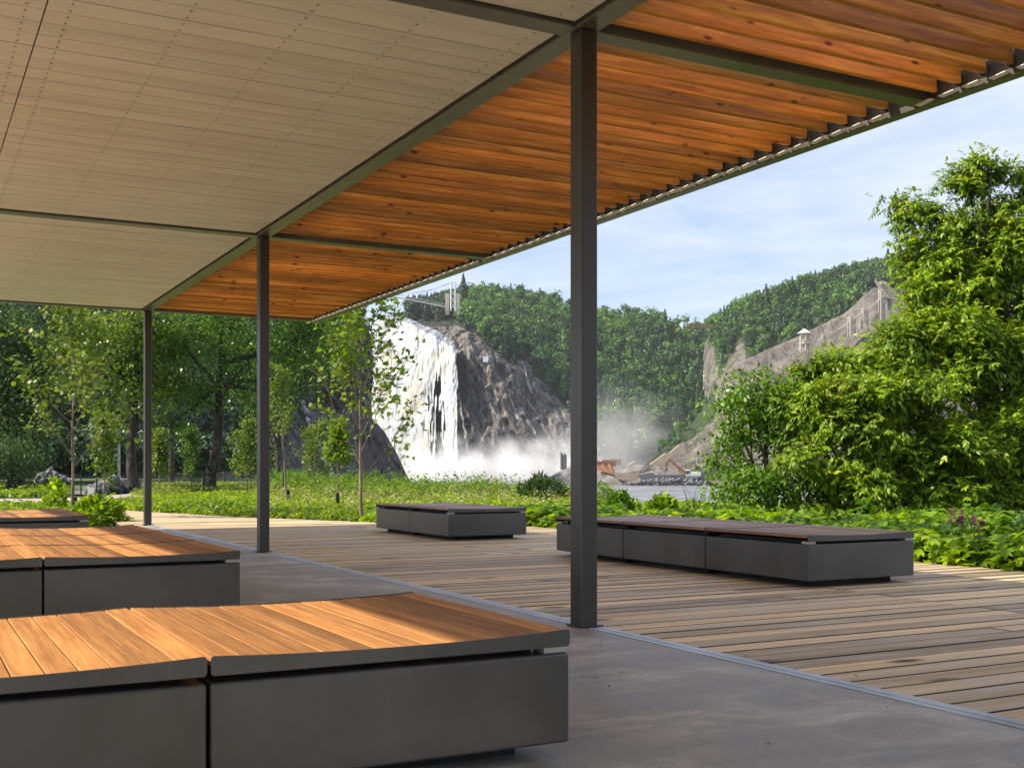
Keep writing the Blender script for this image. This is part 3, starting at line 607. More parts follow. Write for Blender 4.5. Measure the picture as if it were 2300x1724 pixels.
# individual skyline spruces
for i, (u, d, vb, h) in enumerate([(1001, 690, 645, 15), (1918, 640, 604, 17), (1930, 655, 606, 15), (1655, 690, 660, 13), (1711, 690, 640, 12), (1741, 690, 632, 11)]):
    b = W(u, d, vb); labs = ['tall spruce on the skyline right of the suspension bridge towers', 'tallest of the dark spruces at the top of the stairs', 'slightly lower dark spruce right of the tallest one above the stairs', 'pointed spruce standing out on the lower left of the crest', 'left one of two neighbouring pointed spruces on the mid crest', 'right one of two neighbouring pointed spruces on the mid crest']
    r = empty('spruce_tree', b, labs[i], 'tree')
    V, F = tubes([(np.array([[0, 0, -1.5], [0, 0, h * 0.95]]) + b, [0.25, 0.04])]); adopt(np_mesh('trunk', V, F, M['bark_dark']), r)
    T = conifer_tpl(100 + i, 420); V, F = quads_from(T[0] * np.array([h * 1.1, h * 1.1, h]) + b, T[1], T[2] * h); adopt(np_mesh('crown', V, F, M['lf_far_con'], attr={'tint': np.full(len(V), .2)}), r)

# ------------------------------------------------------------------ waterfall
KF = [(804, (626, -6), (638, 870), (654, 712), (694, 700)), (817, (620, -6), (632, 870), (650, 698), (690, 690)), (840, (612, -6), (624, 860), (641, 693), (690, 684)), (868, (602, -6), (614, 860), (630, 690), (690, 682)), (900, (590, -6), (600, 860), (616, 706), (670, 694)),
 (940, (574, -6), (586, 860), (602, 728), (650, 712)), (975, (562, -6), (574, 860), (588, 748), (630, 730)), (992, (560, -6), (572, 860), (586, 756), (620, 745))]
def falls_mesh():
    K = KF; nu, ns = 280, 300; Ku = [k[0] for k in K]; u = np.linspace(804, 992, nu)
    Rn = np.stack([np.interp(u, Ku, [k[i + 1][0] for k in K]) for i in range(4)])
    Zn = np.stack([np.interp(u, Ku, [k[1][1] for k in K])] + [CAMZ + (HZ - np.interp(u, Ku, [k[i + 1][1] for k in K])) * Rn[i] / FD for i in range(1, 4)])
    s = np.linspace(0, 3, ns); i0 = np.minimum(s.astype(int), 2); f = (s - i0)[:, None]
    Rg = Rn[i0] * (1 - f) + Rn[i0 + 1] * f; Zg = Zn[i0] * (1 - f) + Zn[i0 + 1] * f; U = np.broadcast_to(u, Rg.shape) + 0.0
    X = (U - CX) / FD * Rg
    n1 = fbm(X / 5, Zg / 22, Rg / 60, 6); n2 = fbm(X / 1.6, Zg / 7, 3.0, 4); n3 = fbm(X / 14 + 9, Zg / 16, 1.0, 3)
    n4 = fbm(X / 0.7, Zg / 3.0, 4.0, 3); Rg = Rg - 6 * n1 - 1.7 * n2 - 0.7 * n4 - 9 * n3 + 0.5; Zg = Zg + 1.5 * n2
    V_ = HZ - (Zg - CAMZ) * FD / Rg
    P = FW * Rg[..., None] + RT * X[..., None]; P[..., 2] = Zg
    idx = np.arange(nu * ns).reshape(ns, nu); F = np.stack([idx[:-1, :-1], idx[:-1, 1:], idx[1:, 1:], idx[1:, :-1]], -1)
    Uc, Vc = U[:-1, :-1], V_[:-1, :-1]; nz = fbm(X[:-1, :-1] / 1.8, Zg[:-1, :-1] / 14, 7.0, 4)
    gap = np.exp(-((Uc - (936 + (Vc - 830) * 0.07)) / 13.5) ** 2) * np.clip((Vc - 800) / 30, 0, 1) * np.clip((1045 - Vc) / 50, 0, 1)
    edge = np.clip((Uc - (984 - (Vc > 840) * 3 + (Vc - 800) * 0.02)) / 7, 0, 1) * (Vc > 762)
    nz2 = fbm(X[:-1, :-1] / 0.8, Zg[:-1, :-1] / 9, 2.0, 4); keep = (gap * 0.9 + nz * 2.2 + nz2 * 2.0 < 0.62 - 0.0 * gap) | (gap < 0.12); keep &= ~((gap > 0.75) & (nz2 > -0.05))
    keep &= True; keep = keep & (edge < 2)
    keep2 = (gap < 9)
    F = F[keep & (edge + nz * 1.2 < 0.5)]
    return P.reshape(-1, 3), F
V, F = falls_mesh(); o = np_mesh('waterfall', V, F, M['falls'], smooth=True); tag(o, 'broad white waterfall pouring over the cliff edge', 'waterfall')
def stream(pts, w, label, q, off=1.2, group=None):
    paths = [];
    for k in range(3):
        P = np.array([at_sheet(q, u + random.uniform(-1.5, 1.5) + (k * 2.5 - 2.5) * w, v, off * 0.4) for u, v in zip(np.interp(np.linspace(0, len(pts) - 1, 4 * len(pts)), range(len(pts)), [a_[0] for a_ in pts]), np.interp(np.linspace(0, len(pts) - 1, 4 * len(pts)), range(len(pts)), [a_[1] for a_ in pts]))]); rr2 = np.full(len(P), w * 0.42) * rng.uniform(0.5, 1.2, len(P)); paths.append((P, rr2))
    V, F = tubes(paths, 5); tag(np_mesh('cascade', V, F, M['falls']), label, 'cascade', group)
stream([(652, 868), (664, 900), (678, 935), (693, 975), (708, 1005), (718, 1032)], 1.5, 'thin white cascade down dark rock left of the young tree, the largest side stream', shA, 11)
stream([(478, 900), (488, 930), (500, 955), (512, 985)], 0.7, 'narrow twin-stranded trickle on dark rock just right of the rough-barked tree', shA, 8)
stream([(995, 860), (998, 900), (1006, 940), (1012, 980), (1020, 1015)], 0.5, 'thin strand of water down the dark rock at the right edge of the waterfall', shA)
stream([(1128, 775), (1135, 800), (1142, 830), (1150, 850)], 0.45, 'pale trickle in the notch between the trees above the rock face', shA)
stream([(1100, 850), (1110, 880), (1118, 905)], 0.4, 'short pale trickle in the middle of the brown rock face', shA)
stream([(1518, 800), (1522, 830), (1521, 860), (1530, 885)], 0.7, 'thin stepped stream in the dark gully beside the pale right slope', shC, 2.0)
# spray
def mist(name, label, u, d, v, su, sd, sv, dens, seed, na=4.2):
    c = WZ(u, d, 0); c[2] = CAMZ + (HZ - v) * d / FD
    ax = su * d / FD; az = sv * d / FD
    bm = bmesh.new(); bmesh.ops.create_icosphere(bm, subdivisions=3, radius=1.0)
    o = bm_obj(name, bm); o.location = c; o.scale = (ax, sd, az); o.rotation_euler = (0, 0, -YAW)
    m = bpy.data.materials.new(name); m.use_nodes = True; n, l = m.node_tree.nodes, m.node_tree.links; n.clear()
    out = n.new('ShaderNodeOutputMaterial'); pv = n.new('ShaderNodeVolumePrincipled'); pv.inputs['Color'].default_value = (1, 1, 1, 1)
    pv.inputs['Anisotropy'].default_value = 0.0
    tc = n.new('ShaderNodeTexCoord'); ln = n.new('ShaderNodeVectorMath'); ln.operation = 'LENGTH'; l.new(tc.outputs['Object'], ln.inputs[0])
    fr = n.new('ShaderNodeMapRange'); fr.inputs['From Min'].default_value = 1.0; fr.inputs['From Max'].default_value = 0.15; l.new(ln.outputs['Value'], fr.inputs['Value'])
    mp = n.new('ShaderNodeMapping'); mp.inputs['Scale'].default_value = (ax / 14, sd / 20, az / 12); mp.inputs['Location'].default_value = (seed, seed * 2.3, 0); l.new(tc.outputs['Object'], mp.inputs[0])
    nz = n.new('ShaderNodeTexNoise'); nz.inputs['Scale'].default_value = 1.0; nz.inputs['Detail'].default_value = 4; l.new(mp.outputs[0], nz.inputs['Vector'])
    ad = n.new('ShaderNodeMath'); ad.operation = 'MULTIPLY_ADD'; ad.inputs[1].default_value = na; ad.inputs[2].default_value = -0.48 * na; l.new(nz.outputs['Fac'], ad.inputs[0])
    sm = n.new('ShaderNodeMath'); sm.operation = 'ADD'; l.new(ad.outputs[0], sm.inputs[0]); l.new(fr.outputs[0], sm.inputs[1])
    mu = n.new('ShaderNodeMath'); mu.operation = 'MULTIPLY'; l.new(sm.outputs[0], mu.inputs[0]); l.new(fr.outputs[0], mu.inputs[1])
    cl = n.new('ShaderNodeMath'); cl.operation = 'MULTIPLY'; cl.use_clamp = False; cl.inputs[1].default_value = dens; mx = n.new('ShaderNodeMath'); mx.operation = 'MAXIMUM'; mx.inputs[1].default_value = 0.0
    l.new(mu.outputs[0], mx.inputs[0]); l.new(mx.outputs[0], cl.inputs[0]); l.new(cl.outputs[0], pv.inputs['Density']); l.new(pv.outputs[0], out.inputs['Volume'])
    o.data.materials.append(m); tag(o, label, 'mist', kind='stuff'); return o
mist('mist', 'white spray boiling at the foot of the waterfall', 985, 548, 1040, 190, 24, 118, 0.13, 3.1)
mist('mist', 'spray drifting right from the waterfall over the water', 1160, 545, 1022, 195, 24, 100, 0.09, 8.7)
mist('mist', 'thin pale mist rising against the dark wooded gorge', 1340, 530, 960, 185, 26, 165, 0.020, 5.9, 2.4)
mist('mist', 'faint veil of spray drifting low across the whole basin', 1230, 520, 1000, 340, 20, 105, 0.010, 1.7, 2.0)

# ------------------------------------------------------------------ far structures
def lattice(name, label, u, d, v0, v1, wpx, group=None, m=None, levels=3, cat='stair tower'):
    m = m or M['timber_pale']; a = W(u, d, v0); H = (v0 - v1) * d / FD; w = wpx * d / FD; r = empty(name, a, label, cat, group)
    bm = bmesh.new()
    for sx in (-1, 1):
        for sy in (-1, 1): beam(bm, (sx * w / 2, sy * w / 2, -2), (sx * w / 2, sy * w / 2, H), w * 0.24)
    o = bm_obj('posts', bm, m, r); o.rotation_euler = (0, 0, -YAW)
    bm = bmesh.new()
    for k in range(levels):
        z0, z1 = H * k / levels, H * (k + 1) / levels
        for sy in (-1, 1):
            beam(bm, (-w / 2, sy * w / 2, z0), (w / 2, sy * w / 2, z1), w * 0.15); beam(bm, (w / 2, sy * w / 2, z0), (-w / 2, sy * w / 2, z1), w * 0.09)
            beam(bm, (-w / 2, sy * w / 2, z1), (w / 2, sy * w / 2, z1), w * 0.13)
        for sx in (-1, 1): beam(bm, (sx * w / 2, -w / 2, z1), (sx * w / 2, w / 2, z1), w * 0.13); beam(bm, (sx * w / 2, -w / 2, z0), (sx * w / 2, w / 2, z1), w * 0.09)
    o = bm_obj('braces', bm, m, r); o.rotation_euler = (0, 0, -YAW)
    return r
SG = 'timber stair towers on the slope'
lattice('stair_tower', 'tallest pale timber stair tower near the top of the slope', 1907, 470, 682, 610, 12, SG, levels=4)
lattice('stair_tower', 'short wide timber tower, third down the slope from the tallest', 1842, 470, 718, 684, 14, SG, levels=2)
lattice('stair_tower', 'short timber tower between the tallest tower and the third one', 1870, 470, 700, 666, 13, SG, levels=2)
lattice('stair_tower', 'small trestle on the slope close right of the pavilion lookout', 1781, 470, 742, 722, 9, SG, levels=1)
lattice('stair_tower', 'single slim trestle half hidden by leaves right of the tallest tower', 1940, 470, 672, 645, 4, SG, levels=1)
lattice('stair_tower', 'little trestle at the foot of the ridge beside the retaining wall', 1509, 425, 990, 970, 8, SG, levels=1)
r = empty('staircase', W(1820, 470, 700), 'pale railed timber staircase climbing along the bare slope', 'stairs')
bm = bmesh.new(); b2 = bmesh.new()
st = [(1740, 750), (1765, 738), (1781, 726), (1812, 712), (1842, 690), (1870, 670), (1895, 652), (1907, 640)]
for (a, b) in zip(st[:-1], st[1:]):
    pa, pb = W(a[0], 470, a[1]), W(b[0], 470, b[1]); beam(bm, pa, pb, 1.4, 0.35)
    for dz in (0.6, 1.2): beam(b2, pa + [0, 0, dz], pb + [0, 0, dz], 0.13)
for (a, b) in (((1890, 606), (1907, 628)), ((1907, 612), (1940, 640)), ((1907, 640), (1940, 648))):
    pa, pb = W(a[0], 468, a[1]), W(b[0], 468, b[1]); beam(bm, pa, pb, 1.4, 0.35)
    for dz in (0.6, 1.2): beam(b2, pa + [0, 0, dz], pb + [0, 0, dz], 0.16)
adopt(bm_obj('steps', bm, M['timber_pale']), r); adopt(bm_obj('railing', b2, M['timber_pale']), r)
def lookout(u, d, vb, vt, wpx, label):
    a = W(u, d, vb); H = (vb - vt) * d / FD; w = wpx * d / FD / 2; r = empty('lookout', a, label, 'lookout', 'roofed lookouts on the slope')
    bm = bmesh.new(); bmesh.ops.create_cone(bm, cap_ends=True, segments=8, radius1=w, radius2=w * 0.12, depth=H * 0.32, matrix=Matrix.Translation((0, 0, H * 0.84))); bm_obj('roof', bm, M['roofgrey'], r)
    for k in range(6):
        t = k * math.pi / 3; bm = bmesh.new(); beam(bm, (w * .62 * math.cos(t), w * .62 * math.sin(t), -3), (w * .62 * math.cos(t), w * .62 * math.sin(t), H * 0.68), 0.35); bm_obj('post', bm, M['timber_pale'], r)
    bm = bmesh.new(); bmesh.ops.create_cone(bm, cap_ends=True, segments=8, radius1=w * .75, radius2=w * .75, depth=0.4, matrix=Matrix.Translation((0, 0, 0))); bm_obj('platform', bm, M['timber_pale'], r)
    bm = bmesh.new()
    for k in range(8):
        t, t1 = k * math.pi / 4, (k + 1) * math.pi / 4
        for z in (0.6, 1.1): beam(bm, (w * .72 * math.cos(t), w * .72 * math.sin(t), z), (w * .72 * math.cos(t1), w * .72 * math.sin(t1), z), 0.12)
    bm_obj('railing', bm, M['timber_pale'], r)
lookout(1738, 468, 742, 710, 34, 'timber lookout with pale conical roof on the bare ridge')
lookout(1577, 430, 866, 838, 34, 'pale-roofed lookout lower down, peeking above the left shrub')
# suspension bridge
r = empty('suspension_bridge', W(980, 600, 668), 'footbridge with white lattice towers hung above the waterfall', 'bridge')
bm = bmesh.new(); D = 600
for u in (974, 983.5):
    beam(bm, W(u, D, 672), W(u, D, 608), 0.5)
for k in range(4):
    beam(bm, W(974, D, 668 - k * 14), W(983.5, D, 654 - k * 14), 0.3); beam(bm, W(983.5, D, 668 - k * 14), W(974, D, 654 - k * 14), 0.3)
adopt(bm_obj('tower', bm, M['white']), r)
bm = bmesh.new()
for (u, w_) in ((966.5, 8), (990, 6)):
    for (va, vb_) in ((671, 634),):
        a = W(u, D + 3, va); box(bm, -w_ * D / FD / 2, w_ * D / FD / 2, -1.2, 1.2, -2, (va - vb_) * D / FD, 0.1, 1, M=Matrix.Translation(Vector(a)) @ Matrix.Rotation(-YAW, 4, 'Z'))
adopt(bm_obj('pier', bm, M['timber_pale']), r)
bm = bmesh.new(); pts = [W(u, D, v) for u, v in ((840, 640), (880, 646), (920, 654), (966, 663))]
for a, b in zip(pts[:-1], pts[1:]): beam(bm, a, b, 1.5, 0.6); beam(bm, a + [0, 0, 1.3], b + [0, 0, 1.3], 0.2)
adopt(bm_obj('walkway', bm, M['galv']), r)
cp = [(W(u, D, v)) for u, v in ((983, 609), (960, 616), (930, 627), (895, 634), (850, 638))]
V, F = tubes([(np.array(cp), [0.14] * 5), (np.array([W(983, D, 609), W(998, D + 10, 632)]), [0.14, 0.14]), (np.array([W(974, D, 609), W(940, D, 624), W(890, D, 632)]), [0.12] * 3)], 4)
adopt(np_mesh('cable', V, F, M['galv']), r)
# wooden bridge over the gorge
r = empty('footbridge', W(1505, 660, 704), 'distant reddish truss footbridge spanning the gorge top', 'bridge')
bm = bmesh.new()
for v in (700, 707): beam(bm, W(1478, 660, v), W(1542, 660, v), 0.5)
for k in range(9): beam(bm, W(1478 + 7 * k, 660, 707), W(1485 + 7 * k, 660, 700), 0.3)
beam(bm, W(1478, 663, 708), W(1542, 663, 708), 1.8, 0.4); adopt(bm_obj('truss', bm, M['rust']), r)
# white marker on the cliff
p0 = at_sheet(shA, 1049, 776, 1.5); bm = bmesh.new(); box(bm, -1.3, 1.3, -0.15, 0.15, -1.4, 1.4, 0.05, 1)
o = bm_obj('marker_board', bm, M['white']); o.location = p0; o.rotation_euler = (0, 0, -YAW); tag(o, 'small square white board fixed high on the brown rock face', 'sign')

# ------------------------------------------------------------------ works on the far bank
def mound(name, label, u0, u1, d, dd, vtop, seed, skew=0.5, cat='gravel heap', group=None, m=None):
    nu, nd = 60, 26; U = np.linspace(u0, u1, nu)[None]; T = np.linspace(-1, 1, nd)[:, None]; s = (U - u0) / (u1 - u0)
    top = CAMZ + (HZ - vtop) * d / FD - (WATER - 1); e = np.where(s < skew, s / skew, (1 - s) / (1 - skew))
    h = top * np.sin(np.clip(e, 0, 1) * math.pi / 2) ** 1.15 * np.sqrt(np.maximum(1 - T ** 2, 0)); Dd = d + T * dd + 0 * U
    X = (U - CX) / FD * Dd; h = h * (1 + 0.35 * fbm(X / 5, Dd / 5, seed, 4)) + 0.8 * fbm(X / 1.5, Dd / 1.5, seed, 3) * (h > 0.5)
    P = FW * Dd[..., None] + RT * X[..., None]; P[..., 2] = WATER - 1 + h
    idx = np.arange(nu * nd).reshape(nd, nu); F = np.stack([idx[:-1, :-1], idx[:-1, 1:], idx[1:, 1:], idx[1:, :-1]], -1).reshape(-1, 4)
    tag(np_mesh(name, P.reshape(-1, 3), F, m or M['spoil']), label, cat, group)
SGp = 'heaps of spoil on the far bank'
mound('gravel_heap', 'low grey heap at the water edge just left of the nearest column', 1148, 1290, 440, 12, 1004, 1, 0.75, group=SGp)
mound('gravel_heap', 'grey gravel bank behind the concrete ramp, widest heap of the works', 1275, 1500, 450, 16, 1003, 2, 0.5, group=SGp)
mound('gravel_heap', 'gravel slope below the excavator boom', 1330, 1560, 440, 12, 1016, 5, 0.35, group=SGp)
mound('gravel_heap', 'upper grey heap at the base of the pale ridge', 1400, 1640, 470, 16, 990, 9, 0.7, group=SGp)
def slab(name, label, quad, d, th, m, cat, group=None):
    P = [W(u, d, v) for u, v in quad]; Q = [p + FW * th for p in P]; n = len(P)
    bm = bmesh.new(); a = [bm.verts.new(p) for p in P]; b = [bm.verts.new(p) for p in Q]
    bm.faces.new(a); bm.faces.new(b[::-1])
    for k in range(n): bm.faces.new((a[k], b[k], b[(k + 1) % n], a[(k + 1) % n]))
    bmesh.ops.recalc_face_normals(bm, faces=bm.faces); return tag(bm_obj(name, bm, m), label, cat, group)
slab('concrete_ramp', 'tan trapezoid concrete ramp at the water edge of the works', [(1326, 1021), (1382, 1021), (1374, 1042), (1332, 1034)], 425, 4, M['timber_tan'], 'ramp')
slab('retaining_wall', 'pale timber retaining wall climbing the foot of the ridge', [(1404, 1003), (1438, 978), (1446, 978), (1468, 960), (1480, 956), (1480, 980), (1455, 984), (1432, 1003)], 424, 3, M['timber_tan'], 'wall')
slab('sheet_pile_wall', 'low dark rusty sheet wall behind the rubble line', [(1382, 1026), (1530, 1024), (1530, 1034), (1384, 1036)], 424, 1.2, M['stone'], 'wall')
slab('formwork', 'tan formwork deck on top of the works', [(1300, 993), (1324, 991), (1342, 991), (1342, 1004), (1298, 1004)], 432, 6, M['timber_tan'], 'formwork')
slab('pale_slab', 'tilted pale slab leaning on the gravel', [(1352, 1007), (1372, 995), (1380, 995), (1364, 1008)], 430, 3, M['timber_pale'], 'slab')
r = empty('rusty_girders', W(1318, 428, 1015), 'leaning rust-orange steel piles beside the formwork', 'girders'); bm = bmesh.new()
for k in range(7): beam(bm, W(1286 + k * 5, 428, 1003 + (k % 3) * 3), W(1300 + k * 4.6, 426, 1020 + k * 1.1), 0.9, 1.2)
beam(bm, W(1284, 430, 1003), W(1330, 430, 1001), 1.2, 2.2); adopt(bm_obj('piles', bm, M['rust']), r)
r = empty('steel_poles', W(1212, 440, 1012), 'cluster of tall dark poles left of the nearest column', 'poles'); bm = bmesh.new()
for k in range(5): beam(bm, W(1212 + k * 2.6, 440 + (k % 2) * 4, 1014), W(1212 + k * 2.6, 440 + (k % 2) * 4, 976 + (k * 3) % 7), 0.45)
adopt(bm_obj('shafts', bm, M['stone']), r)
# rubble row
V0 = []; F0 = []; off = 0
def rockpile(name, label, cen, spread, n, smin, smax, m, cat='rock pile', group=None):
    Vs = []; Fs = []; off = 0
    bm = bmesh.new(); bmesh.ops.create_icosphere(bm, subdivisions=1, radius=1.0); B = np.array([v.co for v in bm.verts]); Fb = np.array([[v.index for v in f.verts] for f in bm.faces]); bm.free()
    for k in range(n):
        s = random.uniform(smin, smax); sc = np.array([random.uniform(.7, 1.4), random.uniform(.7, 1.2), random.uniform(.5, .9)]) * s
        Q = np.linalg.qr(rng.normal(size=(3, 3)))[0]; c = cen(k / n, random.random())
        Vs.append((B * (1 + rng.uniform(-.22, .22, (len(B), 1))) * sc) @ Q.T + c); Fs.append(Fb + off); off += len(B)
    return tag(np_mesh(name, np.concatenate(Vs), np.concatenate(Fs), m), label, cat, group)
rockpile('rubble', 'line of dark rubble along the far water edge', lambda a, b: WZ(1360 + 175 * b, 422 + random.uniform(-2, 1), WATER + random.uniform(-.2, 1.5 * math.sin(3.14 * b) + 0.8)), 0, 340, .3, .9, M['stone'])
# excavator
ex = empty('excavator', WZ(1494, 424, -2.9), 'excavator with raised orange boom working on the gravel', 'excavator')
Mr = Matrix.Rotation(-YAW, 4, 'Z')
def ebox(name, x0, x1, y0, y1, z0, z1, m, bev=0.1):
    bm = bmesh.new(); box(bm, x0, x1, y0, y1, z0, z1, bev, 1, M=Mr); return bm_obj(name, bm, m, ex)
ebox('track', -2.4, 2.4, -1.9, -1.2, -0.2, 0.9, M['stone'], .3); ebox('track', -2.4, 2.4, 1.2, 1.9, -0.2, 0.9, M['stone'], .3)
ebox('body', -1.0, 3.2, -1.6, 1.6, 1.0, 2.6, M['white'], .2); cb = ebox('cab', -2.2, -0.7, -1.6, -0.2, 1.1, 3.4, M['white'], .15)
bm = bmesh.new(); box(bm, -2.26, -0.9, -1.66, -0.3, 2.0, 3.1, 0.02, 1, M=Mr); bm_obj('window', bm, M['glass'], cb)
bm = bmesh.new()
for o_ in (-.25, .25): beam(bm, Mr @ Vector((-1.6, o_, 1.8)), Mr @ Vector((-8.6, o_, 7.4)), .45, .8)
beam(bm, Mr @ Vector((-2.8, 0, 1.4)), Mr @ Vector((-5.2, 0, 3.9)), .3); bm_obj('boom', bm, M['rust'], ex)
bm = bmesh.new(); beam(bm, Mr @ Vector((-8.5, 0, 7.3)), Mr @ Vector((-9.4, 0, 4.2)), .4, .6); bm_obj('dipper_arm', bm, M['rust'], ex)
bm = bmesh.new(); box(bm, -10.2, -8.9, -.7, .7, 3.0, 4.2, .2, 1, M=Mr); bm_obj('bucket', bm, M['stone'], ex)

# ------------------------------------------------------------------ leaves
T_MAPLE = np.array([(0, 0, 0), (.30, .02, .02), (.55, .22, -.05), (.30, .36, .03), (.48, .70, -.06), (.18, .62, .03), (0, 1.0, -.10), (-.18, .62, .03), (-.48, .70, -.06), (-.30, .36, .03), (-.55, .22, -.05), (-.30, .02, .02)])
T_OVAL = np.array([(0, 0, 0), (.28, .3, .05), (.22, .7, .03), (0, 1.0, -.10), (-.22, .7, .03), (-.28, .3, .05)])
T_ASH = np.array([(0, 0, 0), (.22, .28, .04), (.17, .62, .0), (0, 1.0, -.16), (-.17, .62, .0), (-.22, .28, .04)])
T_LANCE = np.array([(0, 0, 0), (.17, .35, .03), (0, 1.0, -.14), (-.17, .35, .03)])
def leaf_arrays(T, pos, d, up, sc):
    d = d / (np.linalg.norm(d, axis=1)[:, None] + 1e-9); x = np.cross(d, up); x /= np.linalg.norm(x, axis=1)[:, None] + 1e-9; z = np.cross(x, d)
    V = pos[:, None] + sc[:, None, None] * (T[None, :, 0:1] * x[:, None] + T[None, :, 1:2] * d[:, None] + T[None, :, 2:3] * z[:, None])
    n, k = len(pos), len(T); return V.reshape(-1, 3), np.arange(n * k).reshape(n, k)
def unit(a): return a / (np.linalg.norm(a, axis=-1, keepdims=True) + 1e-9)
def rnd(n): return rng.normal(0, 1, (n, 3))
def leaves_spray(T, pos, d0, n_per, size, spread=1.0, droop=0.35, compound=False):
    """pos: nodes; sprays of leaves fanning out from every node"""
    N = len(pos)
    P = np.repeat(pos, n_per, 0); D = unit(np.repeat(d0, n_per, 0) * 0.9 + rnd(N * n_per) * spread * 0.8 + np.array([0, 0, -droop]))
    off = 0.25 if compound else 0.9
    P = P + rnd(N * n_per) * size * off; up = unit(rnd(N * n_per) * 0.45 + np.array([0, 0, 1.0]) + np.array([-0.35, 0, 0]))
    return leaf_arrays(T, P, D, up, size * rng.uniform(0.65, 1.2, N * n_per))

def young_tree(label, base, H, r0, spread, nb, clear, leafT, lsz, nper, lm, guard=False, lean=(0, 0), group=None, name='young_tree', bark='bark_pale', seed=1, up=0.85, sub=6, dens=1.0):
    g = np.random.default_rng(seed); base = np.array(base, float); root = empty(name, base, label, 'tree', group)
    n = 12; t = np.linspace(0, 1, n); wob = np.cumsum(g.normal(0, 0.012 * H / 4, (n, 2)), 0); tr = np.stack([base[0] + lean[0] * t + wob[:, 0], base[1] + lean[1] * t + wob[:, 1], base[2] - 0.05 + t * H], 1)
    paths = [(tr, r0 * (1 - t * 0.88))]; nodes = []; dirs = []
    for i in range(nb):
        f = clear + (0.93 - clear) * (i / max(nb - 1, 1)) ** 0.85; p = np.array([np.interp(f, t, tr[:, k]) for k in range(3)])
        az = i * 2.4 + g.uniform(-.4, .4); L = spread * (1 - (f - clear) / (1 - clear) * 0.62) * g.uniform(0.8, 1.15) * 1.25; m_ = 8
        q = [p]; d = np.array([math.cos(az), math.sin(az), up * g.uniform(0.8, 1.3)]); d /= np.linalg.norm(d)
        for k in range(m_): d = unit(d + np.array([0, 0, 0.07]) + g.normal(0, 0.07, 3)); q.append(q[-1] + d * L / m_)
        q = np.array(q); rb = r0 * (1 - f * 0.7) * 0.42; paths.append((q, np.linspace(rb, 0.004, m_ + 1)))
        for s in range(sub):
            k = int(g.integers(2, m_)); sd = unit(unit(q[k] - q[k - 1]) + g.normal(0, 0.55, 3)); sl = L * g.uniform(0.18, 0.4)
            e = np.array([q[k], q[k] + sd * sl * .5, q[k] + sd * sl + np.array([0, 0, -0.02])]); paths.append((e, [0.007, 0.005, 0.002]))
            for w_ in np.linspace(0.35, 1, max(2, int(4 * dens))): nodes.append(q[k] + sd * sl * w_); dirs.append(sd)
        for k in range(4, m_ + 1): nodes.append(q[k]); dirs.append(unit(q[k] - q[k - 1]))
    for f in np.linspace(0.75, 1, 6): nodes.append(np.array([np.interp(f, t, tr[:, k]) for k in range(3)])); dirs.append(np.array([0, 0, 1.0]))
    V, F = tubes(paths, 6); trk = adopt(np_mesh('trunk', V, F, M[bark], smooth=True), root)
    V, F = leaves_spray(leafT, np.array(nodes), np.array(dirs), nper, lsz); adopt(np_mesh('crown', V, F, lm), root)
    if guard:
        V, F = tubes([(np.array([base + [0, 0, -.05], base + [0, 0, 0.55]]), [r0 + 0.025, r0 + 0.022])], 10); adopt(np_mesh('trunk_guard', V, F, M['black']), root)
    return root
